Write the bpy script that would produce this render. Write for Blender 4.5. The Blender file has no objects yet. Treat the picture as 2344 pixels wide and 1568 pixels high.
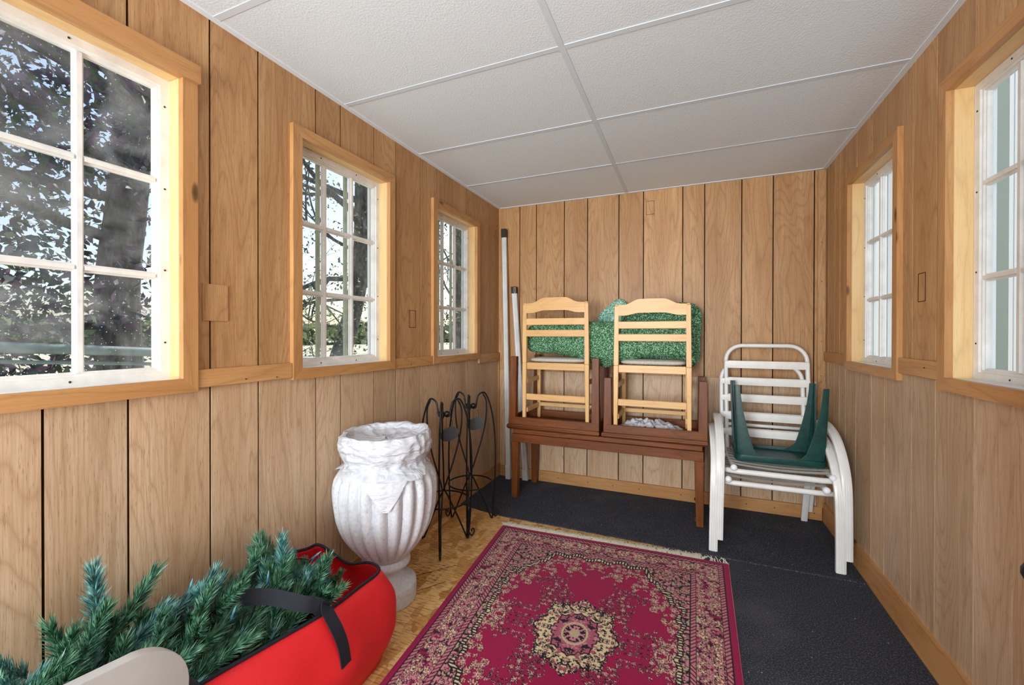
import bpy, math, random
import numpy as np
from mathutils import Vector, Matrix, noise
random.seed(7)
rng = np.random.default_rng(11)
PI = math.pi
D = bpy.data
S = bpy.context.scene
COL = S.collection
W = 2.394      # room width
H = 2.35       # ceiling height
YR = -6.2      # rear wall

# ------------------------------------------------------------ camera
cam_d = D.cameras.new('camera'); cam = D.objects.new('camera', cam_d); COL.objects.link(cam)
cam_d.sensor_width = 36.0
cam_d.lens = 971.65 * 36.0 / 2344.0
cam_d.shift_y = -14.459 / 2344.0
cam_d.clip_start = 0.05; cam_d.clip_end = 500
yaw, pit, rol = .39657, .0044528, .00144251
fw = Vector((-math.sin(yaw) * math.cos(pit), math.cos(yaw) * math.cos(pit), -math.sin(pit)))
rt = Vector((math.cos(yaw), math.sin(yaw), 0)); up = rt.cross(fw)
R_ = rt * math.cos(rol) + up * math.sin(rol); U_ = up * math.cos(rol) - rt * math.sin(rol)
M = Matrix(((R_.x, U_.x, -fw.x, 1.55759), (R_.y, U_.y, -fw.y, -3.41643), (R_.z, U_.z, -fw.z, 1.244868), (0, 0, 0, 1)))
cam.matrix_world = M
S.camera = cam

# ------------------------------------------------------------ world, sun, lights, exposure
S.view_settings.view_transform = 'Standard'; S.view_settings.look = 'None'
S.view_settings.gamma = 1.0; S.view_settings.use_curve_mapping = False
S.view_settings.exposure = -0.23
wd = D.worlds.new('world'); S.world = wd; wd.use_nodes = True
wn = wd.node_tree; wn.nodes.clear()
sky = wn.nodes.new('ShaderNodeTexSky'); sky.sky_type = 'NISHITA'; sky.sun_disc = False
sky.sun_elevation = math.radians(48); sky.sun_rotation = math.radians(-12); sky.air_density = 1.0; sky.dust_density = 2.0
bg = wn.nodes.new('ShaderNodeBackground'); bg.inputs['Strength'].default_value = 0.25
wo = wn.nodes.new('ShaderNodeOutputWorld')
# thin high cloud mixed into the sky
tc = wn.nodes.new('ShaderNodeTexCoord'); cn = wn.nodes.new('ShaderNodeTexNoise')
cn.inputs['Scale'].default_value = 2.2; cn.inputs['Detail'].default_value = 7; cn.inputs['Roughness'].default_value = .6
cr = wn.nodes.new('ShaderNodeValToRGB'); cr.color_ramp.elements[0].position = .42; cr.color_ramp.elements[1].position = .72
cr.color_ramp.elements[0].color = (0, 0, 0, 1); cr.color_ramp.elements[1].color = (.6, .6, .6, 1)
mixc = wn.nodes.new('ShaderNodeMixRGB'); mixc.inputs['Color2'].default_value = (5.2, 5.5, 5.9, 1)
wn.links.new(tc.outputs['Generated'], cn.inputs['Vector']); wn.links.new(cn.outputs['Fac'], cr.inputs['Fac'])
wn.links.new(cr.outputs['Color'], mixc.inputs['Fac']); wn.links.new(sky.outputs['Color'], mixc.inputs['Color1'])
wn.links.new(mixc.outputs['Color'], bg.inputs['Color']); wn.links.new(bg.outputs['Background'], wo.inputs['Surface'])

def lamp(name, typ, loc, energy, color=(1, 1, 1), direction=None, **k):
    l = D.lights.new(name, typ); l.energy = energy; l.color = color
    for a, b in k.items(): setattr(l, a, b)
    o = D.objects.new(name, l); o.location = loc; COL.objects.link(o)
    if direction: o.rotation_euler = Vector(direction).to_track_quat('-Z', 'Y').to_euler()
    return o
lamp('sun', 'SUN', (0, 10, 10), 4.0, (1, .96, .88), (.16, -.75, -.85), angle=.01)
# added fill lamp in front of the solid rear wall, behind the camera
lamp('rear_fill', 'AREA', (1.2, YR + .15, 1.3), 118, (.86, .95, 1), (0, 1, .03), shape='RECTANGLE', size=2.2, size_y=2.0)
# two more added fill lamps behind the camera: one tilted up, one aimed down the room
lamp('upward_fill', 'AREA', (.7, -5.0, 1.1), 74, (.84, .95, 1), (.10, .95, .46), shape='RECTANGLE', size=.8, size_y=.6)
fl_a = lamp('forward_fill', 'AREA', (.75, -5.2, 1.75), 6, (.95, .97, 1), (.12, 1, -.06), shape='RECTANGLE', size=.7, size_y=.7); fl_a.data.spread = math.radians(62)

# ------------------------------------------------------------ materials
MATS = {}
def nodes(name):
    m = D.materials.new(name); m.use_nodes = True; nt = m.node_tree; b = nt.nodes['Principled BSDF']
    MATS[name] = m
    return m, nt, b
def lin(c):
    return tuple(((x / 255) / 12.92 if x / 255 <= .04045 else ((x / 255 + .055) / 1.055) ** 2.4) for x in c) + (1,)
def N(nt, t, **k):
    n = nt.nodes.new(t)
    for a, b in k.items():
        if a in n.inputs: n.inputs[a].default_value = b
        else: setattr(n, a, b)
    return n
def coords(nt, scale, rand=True):
    t = N(nt, 'ShaderNodeTexCoord'); mp = N(nt, 'ShaderNodeMapping'); mp.inputs['Scale'].default_value = scale
    if rand:
        oi = N(nt, 'ShaderNodeObjectInfo'); mu = N(nt, 'ShaderNodeVectorMath', operation='MULTIPLY'); mu.inputs[1].default_value = (37, 23, 51)
        nt.links.new(oi.outputs['Random'], mu.inputs[0]); ad = N(nt, 'ShaderNodeVectorMath', operation='ADD')
        nt.links.new(t.outputs['Object'], ad.inputs[0]); nt.links.new(mu.outputs[0], ad.inputs[1]); nt.links.new(ad.outputs[0], mp.inputs['Vector'])
    else: nt.links.new(t.outputs['Object'], mp.inputs['Vector'])
    return mp
def ramp(nt, src, stops):
    r = N(nt, 'ShaderNodeValToRGB'); e = r.color_ramp.elements
    while len(e) < len(stops): e.new(.5)
    for i, (p, c) in enumerate(stops): e[i].position = p; e[i].color = c
    nt.links.new(src, r.inputs['Fac']); return r
def g(v): return (v, v, v, 1)
def mix(nt, fac, a, b, mode='MIX'):
    n = N(nt, 'ShaderNodeMixRGB', blend_type=mode)
    for s, i in ((fac, 'Fac'), (a, 'Color1'), (b, 'Color2')):
        if hasattr(s, 'node') or isinstance(s, bpy.types.NodeSocket): nt.links.new(s, n.inputs[i])
        else: n.inputs[i].default_value = s
    return n.outputs[0]
def bump(nt, b, h, strength, dist=.01):
    bp = N(nt, 'ShaderNodeBump'); bp.inputs['Strength'].default_value = strength; bp.inputs['Distance'].default_value = dist
    nt.links.new(h, bp.inputs['Height']); nt.links.new(bp.outputs[0], b.inputs['Normal'])

def wood(name, light, mid, dark, axis='z', rings=13, fig=3.2, rough=.45, knots=0.0, streak=.5, ringamt=.55, var=.12):
    m, nt, b = nodes(name); ax = 'xyz'.index(axis)
    def sc(a, l): v = [a, a, a]; v[ax] = l; return v
    mp = coords(nt, sc(fig, fig * .16)); n1 = N(nt, 'ShaderNodeTexNoise', Scale=1.0, Detail=3.0, Roughness=.45, Distortion=.25)
    nt.links.new(mp.outputs[0], n1.inputs['Vector'])
    mu = N(nt, 'ShaderNodeMath', operation='MULTIPLY'); mu.inputs[1].default_value = rings; nt.links.new(n1.outputs['Fac'], mu.inputs[0])
    fr = N(nt, 'ShaderNodeMath', operation='PINGPONG'); fr.inputs[1].default_value = .5; nt.links.new(mu.outputs[0], fr.inputs[0])
    rr = ramp(nt, fr.outputs[0], [(0, g(1)), (.09, g(.45)), (.22, g(.1)), (.5, g(0))])
    mp2 = coords(nt, sc(230, 5)); n2 = N(nt, 'ShaderNodeTexNoise', Scale=1.0, Detail=4.0, Roughness=.65); nt.links.new(mp2.outputs[0], n2.inputs['Vector'])
    st = ramp(nt, n2.outputs['Fac'], [(.40, g(0)), (.62, g(1))])
    mpp = coords(nt, sc(420, 26)); np_ = N(nt, 'ShaderNodeTexNoise', Scale=1.0, Detail=2.0); nt.links.new(mpp.outputs[0], np_.inputs['Vector']); po = ramp(nt, np_.outputs['Fac'], [(.60, g(0)), (.70, g(streak * .9))])
    mp3 = coords(nt, sc(9, 1.0)); n3 = N(nt, 'ShaderNodeTexNoise', Scale=1.0, Detail=2.0); nt.links.new(mp3.outputs[0], n3.inputs['Vector'])
    base = mix(nt, ramp(nt, n3.outputs['Fac'], [(.35, g(0)), (.65, g(1))]).outputs[0], lin(light), lin(mid))
    f1 = N(nt, 'ShaderNodeMath', operation='MULTIPLY'); f1.inputs[1].default_value = ringamt; nt.links.new(rr.outputs[0], f1.inputs[0])
    c = mix(nt, f1.outputs[0], base, lin(dark))
    f2 = N(nt, 'ShaderNodeMath', operation='MULTIPLY'); f2.inputs[1].default_value = streak; nt.links.new(st.outputs[0], f2.inputs[0])
    c = mix(nt, f2.outputs[0], c, lin([(x + y) / 2 for x, y in zip(mid, dark)]))
    c = mix(nt, po.outputs[0], c, lin([x * .82 for x in dark]))
    if knots:
        mp4 = coords(nt, sc(9, 3.2)); v = N(nt, 'ShaderNodeTexVoronoi', Scale=1.0); nt.links.new(mp4.outputs[0], v.inputs['Vector'])
        k = ramp(nt, v.outputs['Distance'], [(0, g(1)), (knots * .6, g(.75)), (knots, g(0))])
        c = mix(nt, k.outputs[0], c, lin([x * .55 for x in dark]))
    oi = N(nt, 'ShaderNodeObjectInfo'); hs = N(nt, 'ShaderNodeHueSaturation')
    mr = N(nt, 'ShaderNodeMapRange'); mr.inputs['To Min'].default_value = 1 - var; mr.inputs['To Max'].default_value = 1 + var * .6
    nt.links.new(oi.outputs['Random'], mr.inputs['Value']); nt.links.new(mr.outputs[0], hs.inputs['Value']); nt.links.new(c, hs.inputs['Color'])
    nt.links.new(hs.outputs[0], b.inputs['Base Color']); b.inputs['Roughness'].default_value = rough
    b.inputs['Specular IOR Level'].default_value = .35
    bump(nt, b, n2.outputs['Fac'], .12, .002)
    return m
def plain(name, c, rough=.5, metal=0.0, nscale=0, amt=.15, bmp=0, spec=.5, **k):
    m, nt, b = nodes(name); b.inputs['Roughness'].default_value = rough; b.inputs['Metallic'].default_value = metal
    b.inputs['Specular IOR Level'].default_value = spec
    b.inputs['Base Color'].default_value = lin(c)
    if nscale:
        mp = coords(nt, (nscale,) * 3); n = N(nt, 'ShaderNodeTexNoise', Scale=1.0, Detail=5.0, Roughness=.6); nt.links.new(mp.outputs[0], n.inputs['Vector'])
        r = ramp(nt, n.outputs['Fac'], [(.3, g(0)), (.7, g(1))])
        cc = mix(nt, r.outputs[0], lin([x * (1 - amt) for x in c]), lin([min(255, x * (1 + amt * .4)) for x in c]))
        nt.links.new(cc, b.inputs['Base Color'])
        if bmp: bump(nt, b, n.outputs['Fac'], bmp, .003)
    for a, v in k.items(): b.inputs[a].default_value = v
    return m

wood('panel_upper', (206, 164, 117), (188, 142, 96), (136, 90, 52), rings=30, fig=3.0, streak=.55, ringamt=.42)
wood('panel_lower_lit', (216, 188, 158), (200, 167, 133), (152, 111, 75), rings=30, fig=3.0, streak=.55, ringamt=.42)  # lower wall's brighter light put into the colour, paler than the upper panels
for ax in 'xyz':
    wood('trim_' + ax, (206, 158, 106), (190, 138, 86), (148, 98, 54), axis=ax, rings=9, fig=7, streak=.3, ringamt=.4, knots=.13, var=.08)
    wood('pine_' + ax, (236, 203, 150), (226, 189, 134), (196, 150, 95), axis=ax, rings=7, fig=8, streak=.22, ringamt=.35, knots=.12, var=.05)
    wood('cherry_' + ax, (140, 80, 36), (112, 58, 22), (60, 27, 9), axis=ax, rings=8, fig=9, streak=.5, ringamt=.4, rough=.42, var=.1)
    wood('maple_' + ax, (238, 196, 138), (228, 181, 120), (200, 148, 88), axis=ax, rings=8, fig=10, streak=.25, ringamt=.35, rough=.35, var=.06)
plain('groove', (44, 24, 10), .9, spec=.1)
plain('plaster', (205, 200, 192), .8)
plain('nail', (45, 35, 30), .5)
plain('white_paint', (236, 236, 234), .4, nscale=14, amt=.07)
plain('white_vinyl', (240, 242, 245), .35)
plain('olive_bar', (176, 184, 162), .6, nscale=20, amt=.15)
plain('door_white', (232, 234, 236), .35)
plain('black_metal', (28, 28, 30), .35, .3)
plain('iron', (38, 40, 44), .38, .6, nscale=60, amt=.4, bmp=.2)
plain('slate_tag', (62, 66, 72), .5, nscale=80, amt=.2)
plain('white_strap', (238, 236, 230), .38, nscale=10, amt=.05)
plain('white_tube', (235, 235, 233), .3, nscale=8, amt=.05)
plain('green_plastic', (14, 66, 62), .38, nscale=40, amt=.25, bmp=.15)
plain('rail_white', (226, 228, 228), .4, nscale=6, amt=.08)
plain('cap_brown', (52, 42, 36), .5)
plain('seat_cloth', (206, 200, 190), .85, nscale=120, amt=.12, bmp=.3)
plain('webbing', (20, 24, 38), .8, nscale=300, amt=.3, bmp=.3)
plain('beige_plastic', (194, 195, 195), .3, nscale=9, amt=.06)
plain('bulb_blue', (120, 190, 215), .2)
plain('bulb_base', (60, 120, 150), .4)
plain('siding', (240, 242, 245), .5)
plain('pale_green', (206, 216, 200), .6)
plain('slate_blue', (72, 84, 94), .6, nscale=20, amt=.25)
plain('pipe_grey', (130, 150, 150), .45, nscale=10, amt=.2)
plain('fringe', (228, 224, 205), .9)
plain('grid_white', (212, 222, 231), .85, spec=.1)
plain('screw', (60, 56, 52), .4, .6)
plain('house_pale', (225, 228, 205), .7)
plain('house_roof', (120, 125, 125), .8)

# red woven nylon
m, nt, b = nodes('red_nylon'); mp = coords(nt, (7, 7, 7), False); n = N(nt, 'ShaderNodeTexNoise', Scale=1.0, Detail=4.0); nt.links.new(mp.outputs[0], n.inputs['Vector'])
c = mix(nt, n.outputs['Fac'], lin((222, 22, 32)), lin((246, 46, 54))); nt.links.new(c, b.inputs['Base Color']); b.inputs['Roughness'].default_value = .6
mp = coords(nt, (700, 700, 700), False); n2 = N(nt, 'ShaderNodeTexNoise', Scale=1.0); nt.links.new(mp.outputs[0], n2.inputs['Vector']); bump(nt, b, n2.outputs['Fac'], .25, .002)

# ceiling tile: fine embossed vinyl
m, nt, b = nodes('tile'); b.inputs['Base Color'].default_value = lin((228, 238, 247)); b.inputs['Roughness'].default_value = .7
mp = coords(nt, (130, 130, 130)); v = N(nt, 'ShaderNodeTexVoronoi', Scale=1.0); nt.links.new(mp.outputs[0], v.inputs['Vector'])
mpb = coords(nt, (240, 60, 60)); nb = N(nt, 'ShaderNodeTexNoise', Scale=1.0, Detail=3.0); nt.links.new(mpb.outputs[0], nb.inputs['Vector'])
ad = N(nt, 'ShaderNodeMath', operation='ADD'); nt.links.new(v.outputs['Distance'], ad.inputs[0]); nt.links.new(nb.outputs['Fac'], ad.inputs[1]); bump(nt, b, ad.outputs[0], .3, .002)

# OSB
m, nt, b = nodes('osb'); mp = coords(nt, (26, 12, 20), False)
nd = N(nt, 'ShaderNodeTexNoise', Scale=.8, Detail=2.0); nt.links.new(mp.outputs[0], nd.inputs['Vector'])
am = N(nt, 'ShaderNodeVectorMath', operation='ADD'); nt.links.new(mp.outputs[0], am.inputs[0]); nt.links.new(nd.outputs['Color'], am.inputs[1])
v = N(nt, 'ShaderNodeTexVoronoi', Scale=1.0); nt.links.new(am.outputs[0], v.inputs['Vector'])
sp = N(nt, 'ShaderNodeSeparateColor'); nt.links.new(v.outputs['Color'], sp.inputs[0])
r = ramp(nt, sp.outputs[0], [(0, lin((200, 146, 80))), (.35, lin((226, 178, 110))), (.7, lin((240, 200, 136))), (1, lin((184, 128, 68)))])
mp2 = coords(nt, (18, 120, 40), False); n2 = N(nt, 'ShaderNodeTexNoise', Scale=1.0, Detail=4.0); nt.links.new(mp2.outputs[0], n2.inputs['Vector'])
r2 = ramp(nt, n2.outputs['Fac'], [(.5, g(0)), (.66, g(.7))]); c = mix(nt, r2.outputs[0], r.outputs[0], lin((130, 82, 40)))
nt.links.new(c, b.inputs['Base Color']); b.inputs['Roughness'].default_value = .6; bump(nt, b, v.outputs['Distance'], .25, .003)

# black needlepunch carpet with pale crumbs
m, nt, b = nodes('carpet'); mp = coords(nt, (170, 170, 170), False); n = N(nt, 'ShaderNodeTexNoise', Scale=1.0, Detail=3.0, Roughness=.8); nt.links.new(mp.outputs[0], n.inputs['Vector'])
r = ramp(nt, n.outputs['Fac'], [(.35, lin((18, 20, 27))), (.53, lin((46, 50, 62))), (.68, lin((112, 118, 134)))])
mp2 = coords(nt, (26, 26, 26), False); v = N(nt, 'ShaderNodeTexVoronoi', Scale=1.0); nt.links.new(mp2.outputs[0], v.inputs['Vector'])
sp = N(nt, 'ShaderNodeSeparateColor'); nt.links.new(v.outputs['Color'], sp.inputs[0])
r2 = ramp(nt, v.outputs['Distance'], [(.06, g(1)), (.085, g(0))]); r3 = ramp(nt, sp.outputs[0], [(.66, g(0)), (.68, g(.85))])
f = mix(nt, 1.0, r2.outputs[0], r3.outputs[0], 'MULTIPLY'); c = mix(nt, f, r.outputs[0], lin((190, 182, 165)))
mp3 = coords(nt, (3, 3, 3), False); n3 = N(nt, 'ShaderNodeTexNoise', Scale=1.0, Detail=5.0); nt.links.new(mp3.outputs[0], n3.inputs['Vector'])
r4 = ramp(nt, n3.outputs['Fac'], [(.55, g(0)), (.75, g(.25))]); c = mix(nt, r4.outputs[0], c, lin((110, 108, 108)))
nt.links.new(c, b.inputs['Base Color']); b.inputs['Roughness'].default_value = .95; bump(nt, b, n.outputs['Fac'], .5, .004)

# speckled green cushion cloth
for nm, c1, c2, c3 in (('speckle_green', (38, 88, 54), (84, 140, 98), (170, 206, 176)), ('speckle_teal', (70, 140, 118), (140, 196, 176), (225, 240, 228))):
    m, nt, b = nodes(nm); mp = coords(nt, (210, 210, 210), False); v = N(nt, 'ShaderNodeTexVoronoi', Scale=1.0); nt.links.new(mp.outputs[0], v.inputs['Vector'])
    sp = N(nt, 'ShaderNodeSeparateColor'); nt.links.new(v.outputs['Color'], sp.inputs[0])
    r = ramp(nt, sp.outputs[0], [(0, lin(c1)), (.45, lin(c1)), (.5, lin(c2)), (.78, lin(c2)), (.84, lin(c3))])
    nt.links.new(r.outputs[0], b.inputs['Base Color']); b.inputs['Roughness'].default_value = .85; bump(nt, b, v.outputs['Distance'], .3, .003)

# cast concrete
m, nt, b = nodes('concrete'); mp = coords(nt, (70, 70, 70), False); n = N(nt, 'ShaderNodeTexNoise', Scale=1.0, Detail=6.0, Roughness=.7); nt.links.new(mp.outputs[0], n.inputs['Vector'])
r = ramp(nt, n.outputs['Fac'], [(.28, lin((140, 138, 138))), (.38, lin((206, 209, 216))), (.7, lin((228, 231, 239)))])
mp2 = coords(nt, (9, 9, 9), False); n2 = N(nt, 'ShaderNodeTexNoise', Scale=1.0, Detail=3.0); nt.links.new(mp2.outputs[0], n2.inputs['Vector'])
r2 = ramp(nt, n2.outputs['Fac'], [(.45, g(0)), (.7, g(.3))]); c = mix(nt, r2.outputs[0], r.outputs[0], lin((196, 190, 182)))
nt.links.new(c, b.inputs['Base Color']); b.inputs['Roughness'].default_value = .8; bump(nt, b, n.outputs['Fac'], .7, .006)

# thin white polythene
m, nt, b = nodes('polythene'); b.inputs['Base Color'].default_value = lin((224, 227, 236)); b.inputs['Roughness'].default_value = .25
b.inputs['Alpha'].default_value = .82; b.inputs['Subsurface Weight'].default_value = .15; b.inputs['Subsurface Radius'].default_value = (.02, .02, .02)
mp = coords(nt, (9, 9, 26), False); n = N(nt, 'ShaderNodeTexNoise', Scale=1.0, Detail=3.0, Distortion=1.2); nt.links.new(mp.outputs[0], n.inputs['Vector']); bump(nt, b, n.outputs['Fac'], .9, .02)

# fir needles
for nm, a, c3 in (('needle_green', (34, 80, 62), (112, 166, 130)), ('needle_teal', (46, 108, 106), (150, 206, 200))):
    m, nt, b = nodes(nm); mp = coords(nt, (60, 60, 60)); n = N(nt, 'ShaderNodeTexNoise', Scale=1.0, Detail=2.0); nt.links.new(mp.outputs[0], n.inputs['Vector'])
    r = ramp(nt, n.outputs['Fac'], [(.35, lin(a)), (.7, lin(c3))]); nt.links.new(r.outputs[0], b.inputs['Base Color']); b.inputs['Roughness'].default_value = .35

# glass with dust
def glass(name, dirt):
    m, nt, b = nodes(name); nt.nodes.remove(b); out = [x for x in nt.nodes if x.type == 'OUTPUT_MATERIAL'][0]
    tr = N(nt, 'ShaderNodeBsdfTransparent'); tr.inputs[0].default_value = (.97, .985, .98, 1); gl = N(nt, 'ShaderNodeBsdfGlossy'); gl.inputs['Roughness'].default_value = .03
    lw = N(nt, 'ShaderNodeLayerWeight'); lw.inputs['Blend'].default_value = .5; pw_ = N(nt, 'ShaderNodeMath', operation='POWER'); pw_.inputs[1].default_value = 5.0; nt.links.new(lw.outputs['Facing'], pw_.inputs[0])
    fz = N(nt, 'ShaderNodeMath', operation='MULTIPLY_ADD'); fz.inputs[1].default_value = .22; fz.inputs[2].default_value = .015; nt.links.new(pw_.outputs[0], fz.inputs[0]); m1 = N(nt, 'ShaderNodeMixShader')
    nt.links.new(fz.outputs[0], m1.inputs[0]); nt.links.new(tr.outputs[0], m1.inputs[1]); nt.links.new(gl.outputs[0], m1.inputs[2])
    df = N(nt, 'ShaderNodeBsdfTranslucent'); df.inputs[0].default_value = (.95, .97, 1, 1); d2 = N(nt, 'ShaderNodeBsdfDiffuse'); d2.inputs[0].default_value = (.9, .92, .95, 1)
    md = N(nt, 'ShaderNodeMixShader'); md.inputs[0].default_value = .4; nt.links.new(df.outputs[0], md.inputs[1]); nt.links.new(d2.outputs[0], md.inputs[2])
    mp = coords(nt, (90, 90, 90)); v = N(nt, 'ShaderNodeTexVoronoi', Scale=1.0); nt.links.new(mp.outputs[0], v.inputs['Vector'])
    sp = N(nt, 'ShaderNodeSeparateColor'); nt.links.new(v.outputs['Color'], sp.inputs[0])
    r2 = ramp(nt, v.outputs['Distance'], [(.08, g(1)), (.15, g(0))]); r3 = ramp(nt, sp.outputs[0], [(1 - dirt * .6, g(0)), (1 - dirt * .6 + .02, g(1))])
    f = mix(nt, 1.0, r2.outputs[0], r3.outputs[0], 'MULTIPLY')
    mp3 = coords(nt, (5, 5, 5)); n3 = N(nt, 'ShaderNodeTexNoise', Scale=1.0, Detail=6.0, Distortion=1.0); nt.links.new(mp3.outputs[0], n3.inputs['Vector'])
    r4 = ramp(nt, n3.outputs['Fac'], [(.45, g(.01 * dirt)), (.78, g(.45 * dirt))]); f2 = mix(nt, 1.0, f, r4.outputs[0], 'SCREEN')
    m2 = N(nt, 'ShaderNodeMixShader'); nt.links.new(f2, m2.inputs[0]); nt.links.new(m1.outputs[0], m2.inputs[1]); nt.links.new(md.outputs[0], m2.inputs[2])
    nt.links.new(m2.outputs[0], out.inputs['Surface'])
glass('glass_dusty', .55); glass('glass_light', .25); glass('glass_clean', .06)

# outdoors
m, nt, b = nodes('bark'); mp = coords(nt, (14, 14, 5), False); n = N(nt, 'ShaderNodeTexNoise', Scale=1.0, Detail=6.0, Roughness=.7); nt.links.new(mp.outputs[0], n.inputs['Vector'])
r = ramp(nt, n.outputs['Fac'], [(.35, lin((46, 46, 44))), (.55, lin((98, 98, 94))), (.7, lin((142, 144, 138)))]); nt.links.new(r.outputs[0], b.inputs['Base Color']); b.inputs['Roughness'].default_value = .9; bump(nt, b, n.outputs['Fac'], .8, .03)
for nm, c1, c2 in (('leaf_purple', (66, 46, 74), (112, 84, 116)), ('leaf_green', (44, 66, 52), (92, 118, 84)), ('leaf_pale', (120, 140, 100), (176, 186, 140)), ('leaf_dark', (40, 52, 60), (84, 92, 104))):
    m, nt, b = nodes(nm); mp = coords(nt, (3, 3, 3), False); n = N(nt, 'ShaderNodeTexNoise', Scale=1.0, Detail=3.0); nt.links.new(mp.outputs[0], n.inputs['Vector'])
    r = ramp(nt, n.outputs['Fac'], [(.35, lin(c1)), (.65, lin(c2))]); nt.links.new(r.outputs[0], b.inputs['Base Color']); b.inputs['Roughness'].default_value = .5
m, nt, b = nodes('field'); mp = coords(nt, (.35, .35, .35), False); n = N(nt, 'ShaderNodeTexNoise', Scale=1.0, Detail=8.0); nt.links.new(mp.outputs[0], n.inputs['Vector'])
r = ramp(nt, n.outputs['Fac'], [(.35, lin((196, 190, 160))), (.65, lin((232, 226, 204)))]); nt.links.new(r.outputs[0], b.inputs['Base Color']); b.inputs['Roughness'].default_value = .95
m, nt, b = nodes('stucco'); mp = coords(nt, (60, 60, 60), False); n = N(nt, 'ShaderNodeTexNoise', Scale=1.0, Detail=5.0); nt.links.new(mp.outputs[0], n.inputs['Vector'])
r = ramp(nt, n.outputs['Fac'], [(.4, lin((186, 190, 184))), (.62, lin((226, 228, 222)))]); nt.links.new(r.outputs[0], b.inputs['Base Color']); b.inputs['Roughness'].default_value = .9; bump(nt, b, n.outputs['Fac'], .8, .01)

# ------------------------------------------------------------ builders
ORG = {}
def root(name, loc, label=None, cat=None, group=None, kind=None, rz=0):
    o = D.objects.new(name, None); COL.objects.link(o); o.location = loc; o.empty_display_size = .05
    ORG[o.name] = Vector(loc)
    return tag(o, label, cat, group, kind)
def tag(o, label=None, cat=None, group=None, kind=None):
    if label: o['label'] = label
    if cat: o['category'] = cat
    if group: o['group'] = group
    if kind: o['kind'] = kind
    return o
class MB:
    def __init__(s): s.v = []; s.f = []
    def add(s, vs, fs):
        o = len(s.v); s.v += [Vector(v) for v in vs]; s.f += [tuple(i + o for i in f) for f in fs]; return s
    def box(s, a, b, bev=0):
        x0, x1 = sorted((a[0], b[0])); y0, y1 = sorted((a[1], b[1])); z0, z1 = sorted((a[2], b[2]))
        if not bev:
            return s.add([(x0, y0, z0), (x1, y0, z0), (x1, y1, z0), (x0, y1, z0), (x0, y0, z1), (x1, y0, z1), (x1, y1, z1), (x0, y1, z1)],
                         [(0, 3, 2, 1), (4, 5, 6, 7), (0, 1, 5, 4), (1, 2, 6, 5), (2, 3, 7, 6), (3, 0, 4, 7)])
        return s.frustum(((x0 + x1) / 2, (y0 + y1) / 2, z0), (x1 - x0, y1 - y0), ((x0 + x1) / 2, (y0 + y1) / 2, z1), (x1 - x0, y1 - y0), bev)
    def frustum(s, c0, s0, c1, s1, bev=.003):
        """vertical-ish bar between two centres with rectangular sections, chamfered"""
        c0, c1 = Vector(c0), Vector(c1); e = c1 - c0; L = e.length; b = min(bev, L * .3)
        lv = [(0, -b), (b / L, 0), (1 - b / L, 0), (1, -b)]
        vs = []; fs = []
        for t, d in lv:
            c = c0 + e * t; hx = (s0[0] + (s1[0] - s0[0]) * t) / 2 + d; hy = (s0[1] + (s1[1] - s0[1]) * t) / 2 + d
            q = b * .8
            for (x, y) in ((-hx + q, -hy), (hx - q, -hy), (hx, -hy + q), (hx, hy - q), (hx - q, hy), (-hx + q, hy), (-hx, hy - q), (-hx, -hy + q)):
                vs.append(c + Vector((x, y, 0)))
        for k in range(3):
            for i in range(8): j = (i + 1) % 8; fs.append((k * 8 + i, k * 8 + j, k * 8 + 8 + j, k * 8 + 8 + i))
        fs.append(tuple(range(7, -1, -1))); fs.append(tuple(range(24, 32)))
        return s.add(vs, fs)
    def tube(s, pts, r, n=8, closed=False, cap=True, flat=None, upv=None):
        """sweep; r float or list; flat=(a,b) elliptical/rect factors with fixed frame from upv"""
        P = [Vector(p) for p in pts]; k = len(P); R = r if isinstance(r, (list, tuple)) else [r] * k
        vs = []; fs = []; prev = None
        for i, p in enumerate(P):
            a = P[(i - 1) % k] if (closed or i > 0) else p; c = P[(i + 1) % k] if (closed or i < k - 1) else p
            t = (c - a).normalized()
            if upv is not None: u = Vector(upv); u = (u - t * u.dot(t)).normalized()
            elif prev is None:
                u = Vector((0, 0, 1)) if abs(t.z) < .9 else Vector((1, 0, 0)); u = (u - t * u.dot(t)).normalized()
            else: u = (prev - t * prev.dot(t)).normalized()
            prev = u; w = t.cross(u)
            for j in range(n):
                an = 2 * PI * (j + .5) / n; ca, sa = math.cos(an), math.sin(an)
                if flat:
                    if n == 4: ca, sa = (1 if ca > 0 else -1), (1 if sa > 0 else -1)
                    else:
                        ex = .35; ca = math.copysign(abs(ca) ** ex, ca); sa = math.copysign(abs(sa) ** ex, sa)
                    vs.append(p + u * ca * flat[0] * R[i] + w * sa * flat[1] * R[i])
                else: vs.append(p + (u * ca + w * sa) * R[i])
        m_ = k if closed else k - 1
        for i in range(m_):
            for j in range(n):
                a = i * n + j; b_ = i * n + (j + 1) % n; c = ((i + 1) % k) * n + (j + 1) % n; d = ((i + 1) % k) * n + j
                fs.append((a, b_, c, d))
        if cap and not closed: fs.append(tuple(range(n - 1, -1, -1))); fs.append(tuple((k - 1) * n + j for j in range(n)))
        return s.add(vs, fs)
    def ball(s, c, r, n=10, sc=(1, 1, 1)):
        c = Vector(c); vs = []; fs = []; m_ = n // 2
        for i in range(m_ + 1):
            ph = PI * i / m_
            for j in range(n): th = 2 * PI * j / n; vs.append(c + Vector((r * sc[0] * math.sin(ph) * math.cos(th), r * sc[1] * math.sin(ph) * math.sin(th), r * sc[2] * math.cos(ph))))
        for i in range(m_):
            for j in range(n): fs.append((i * n + j, (i + 1) * n + j, (i + 1) * n + (j + 1) % n, i * n + (j + 1) % n))
        return s.add(vs, fs)
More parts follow.
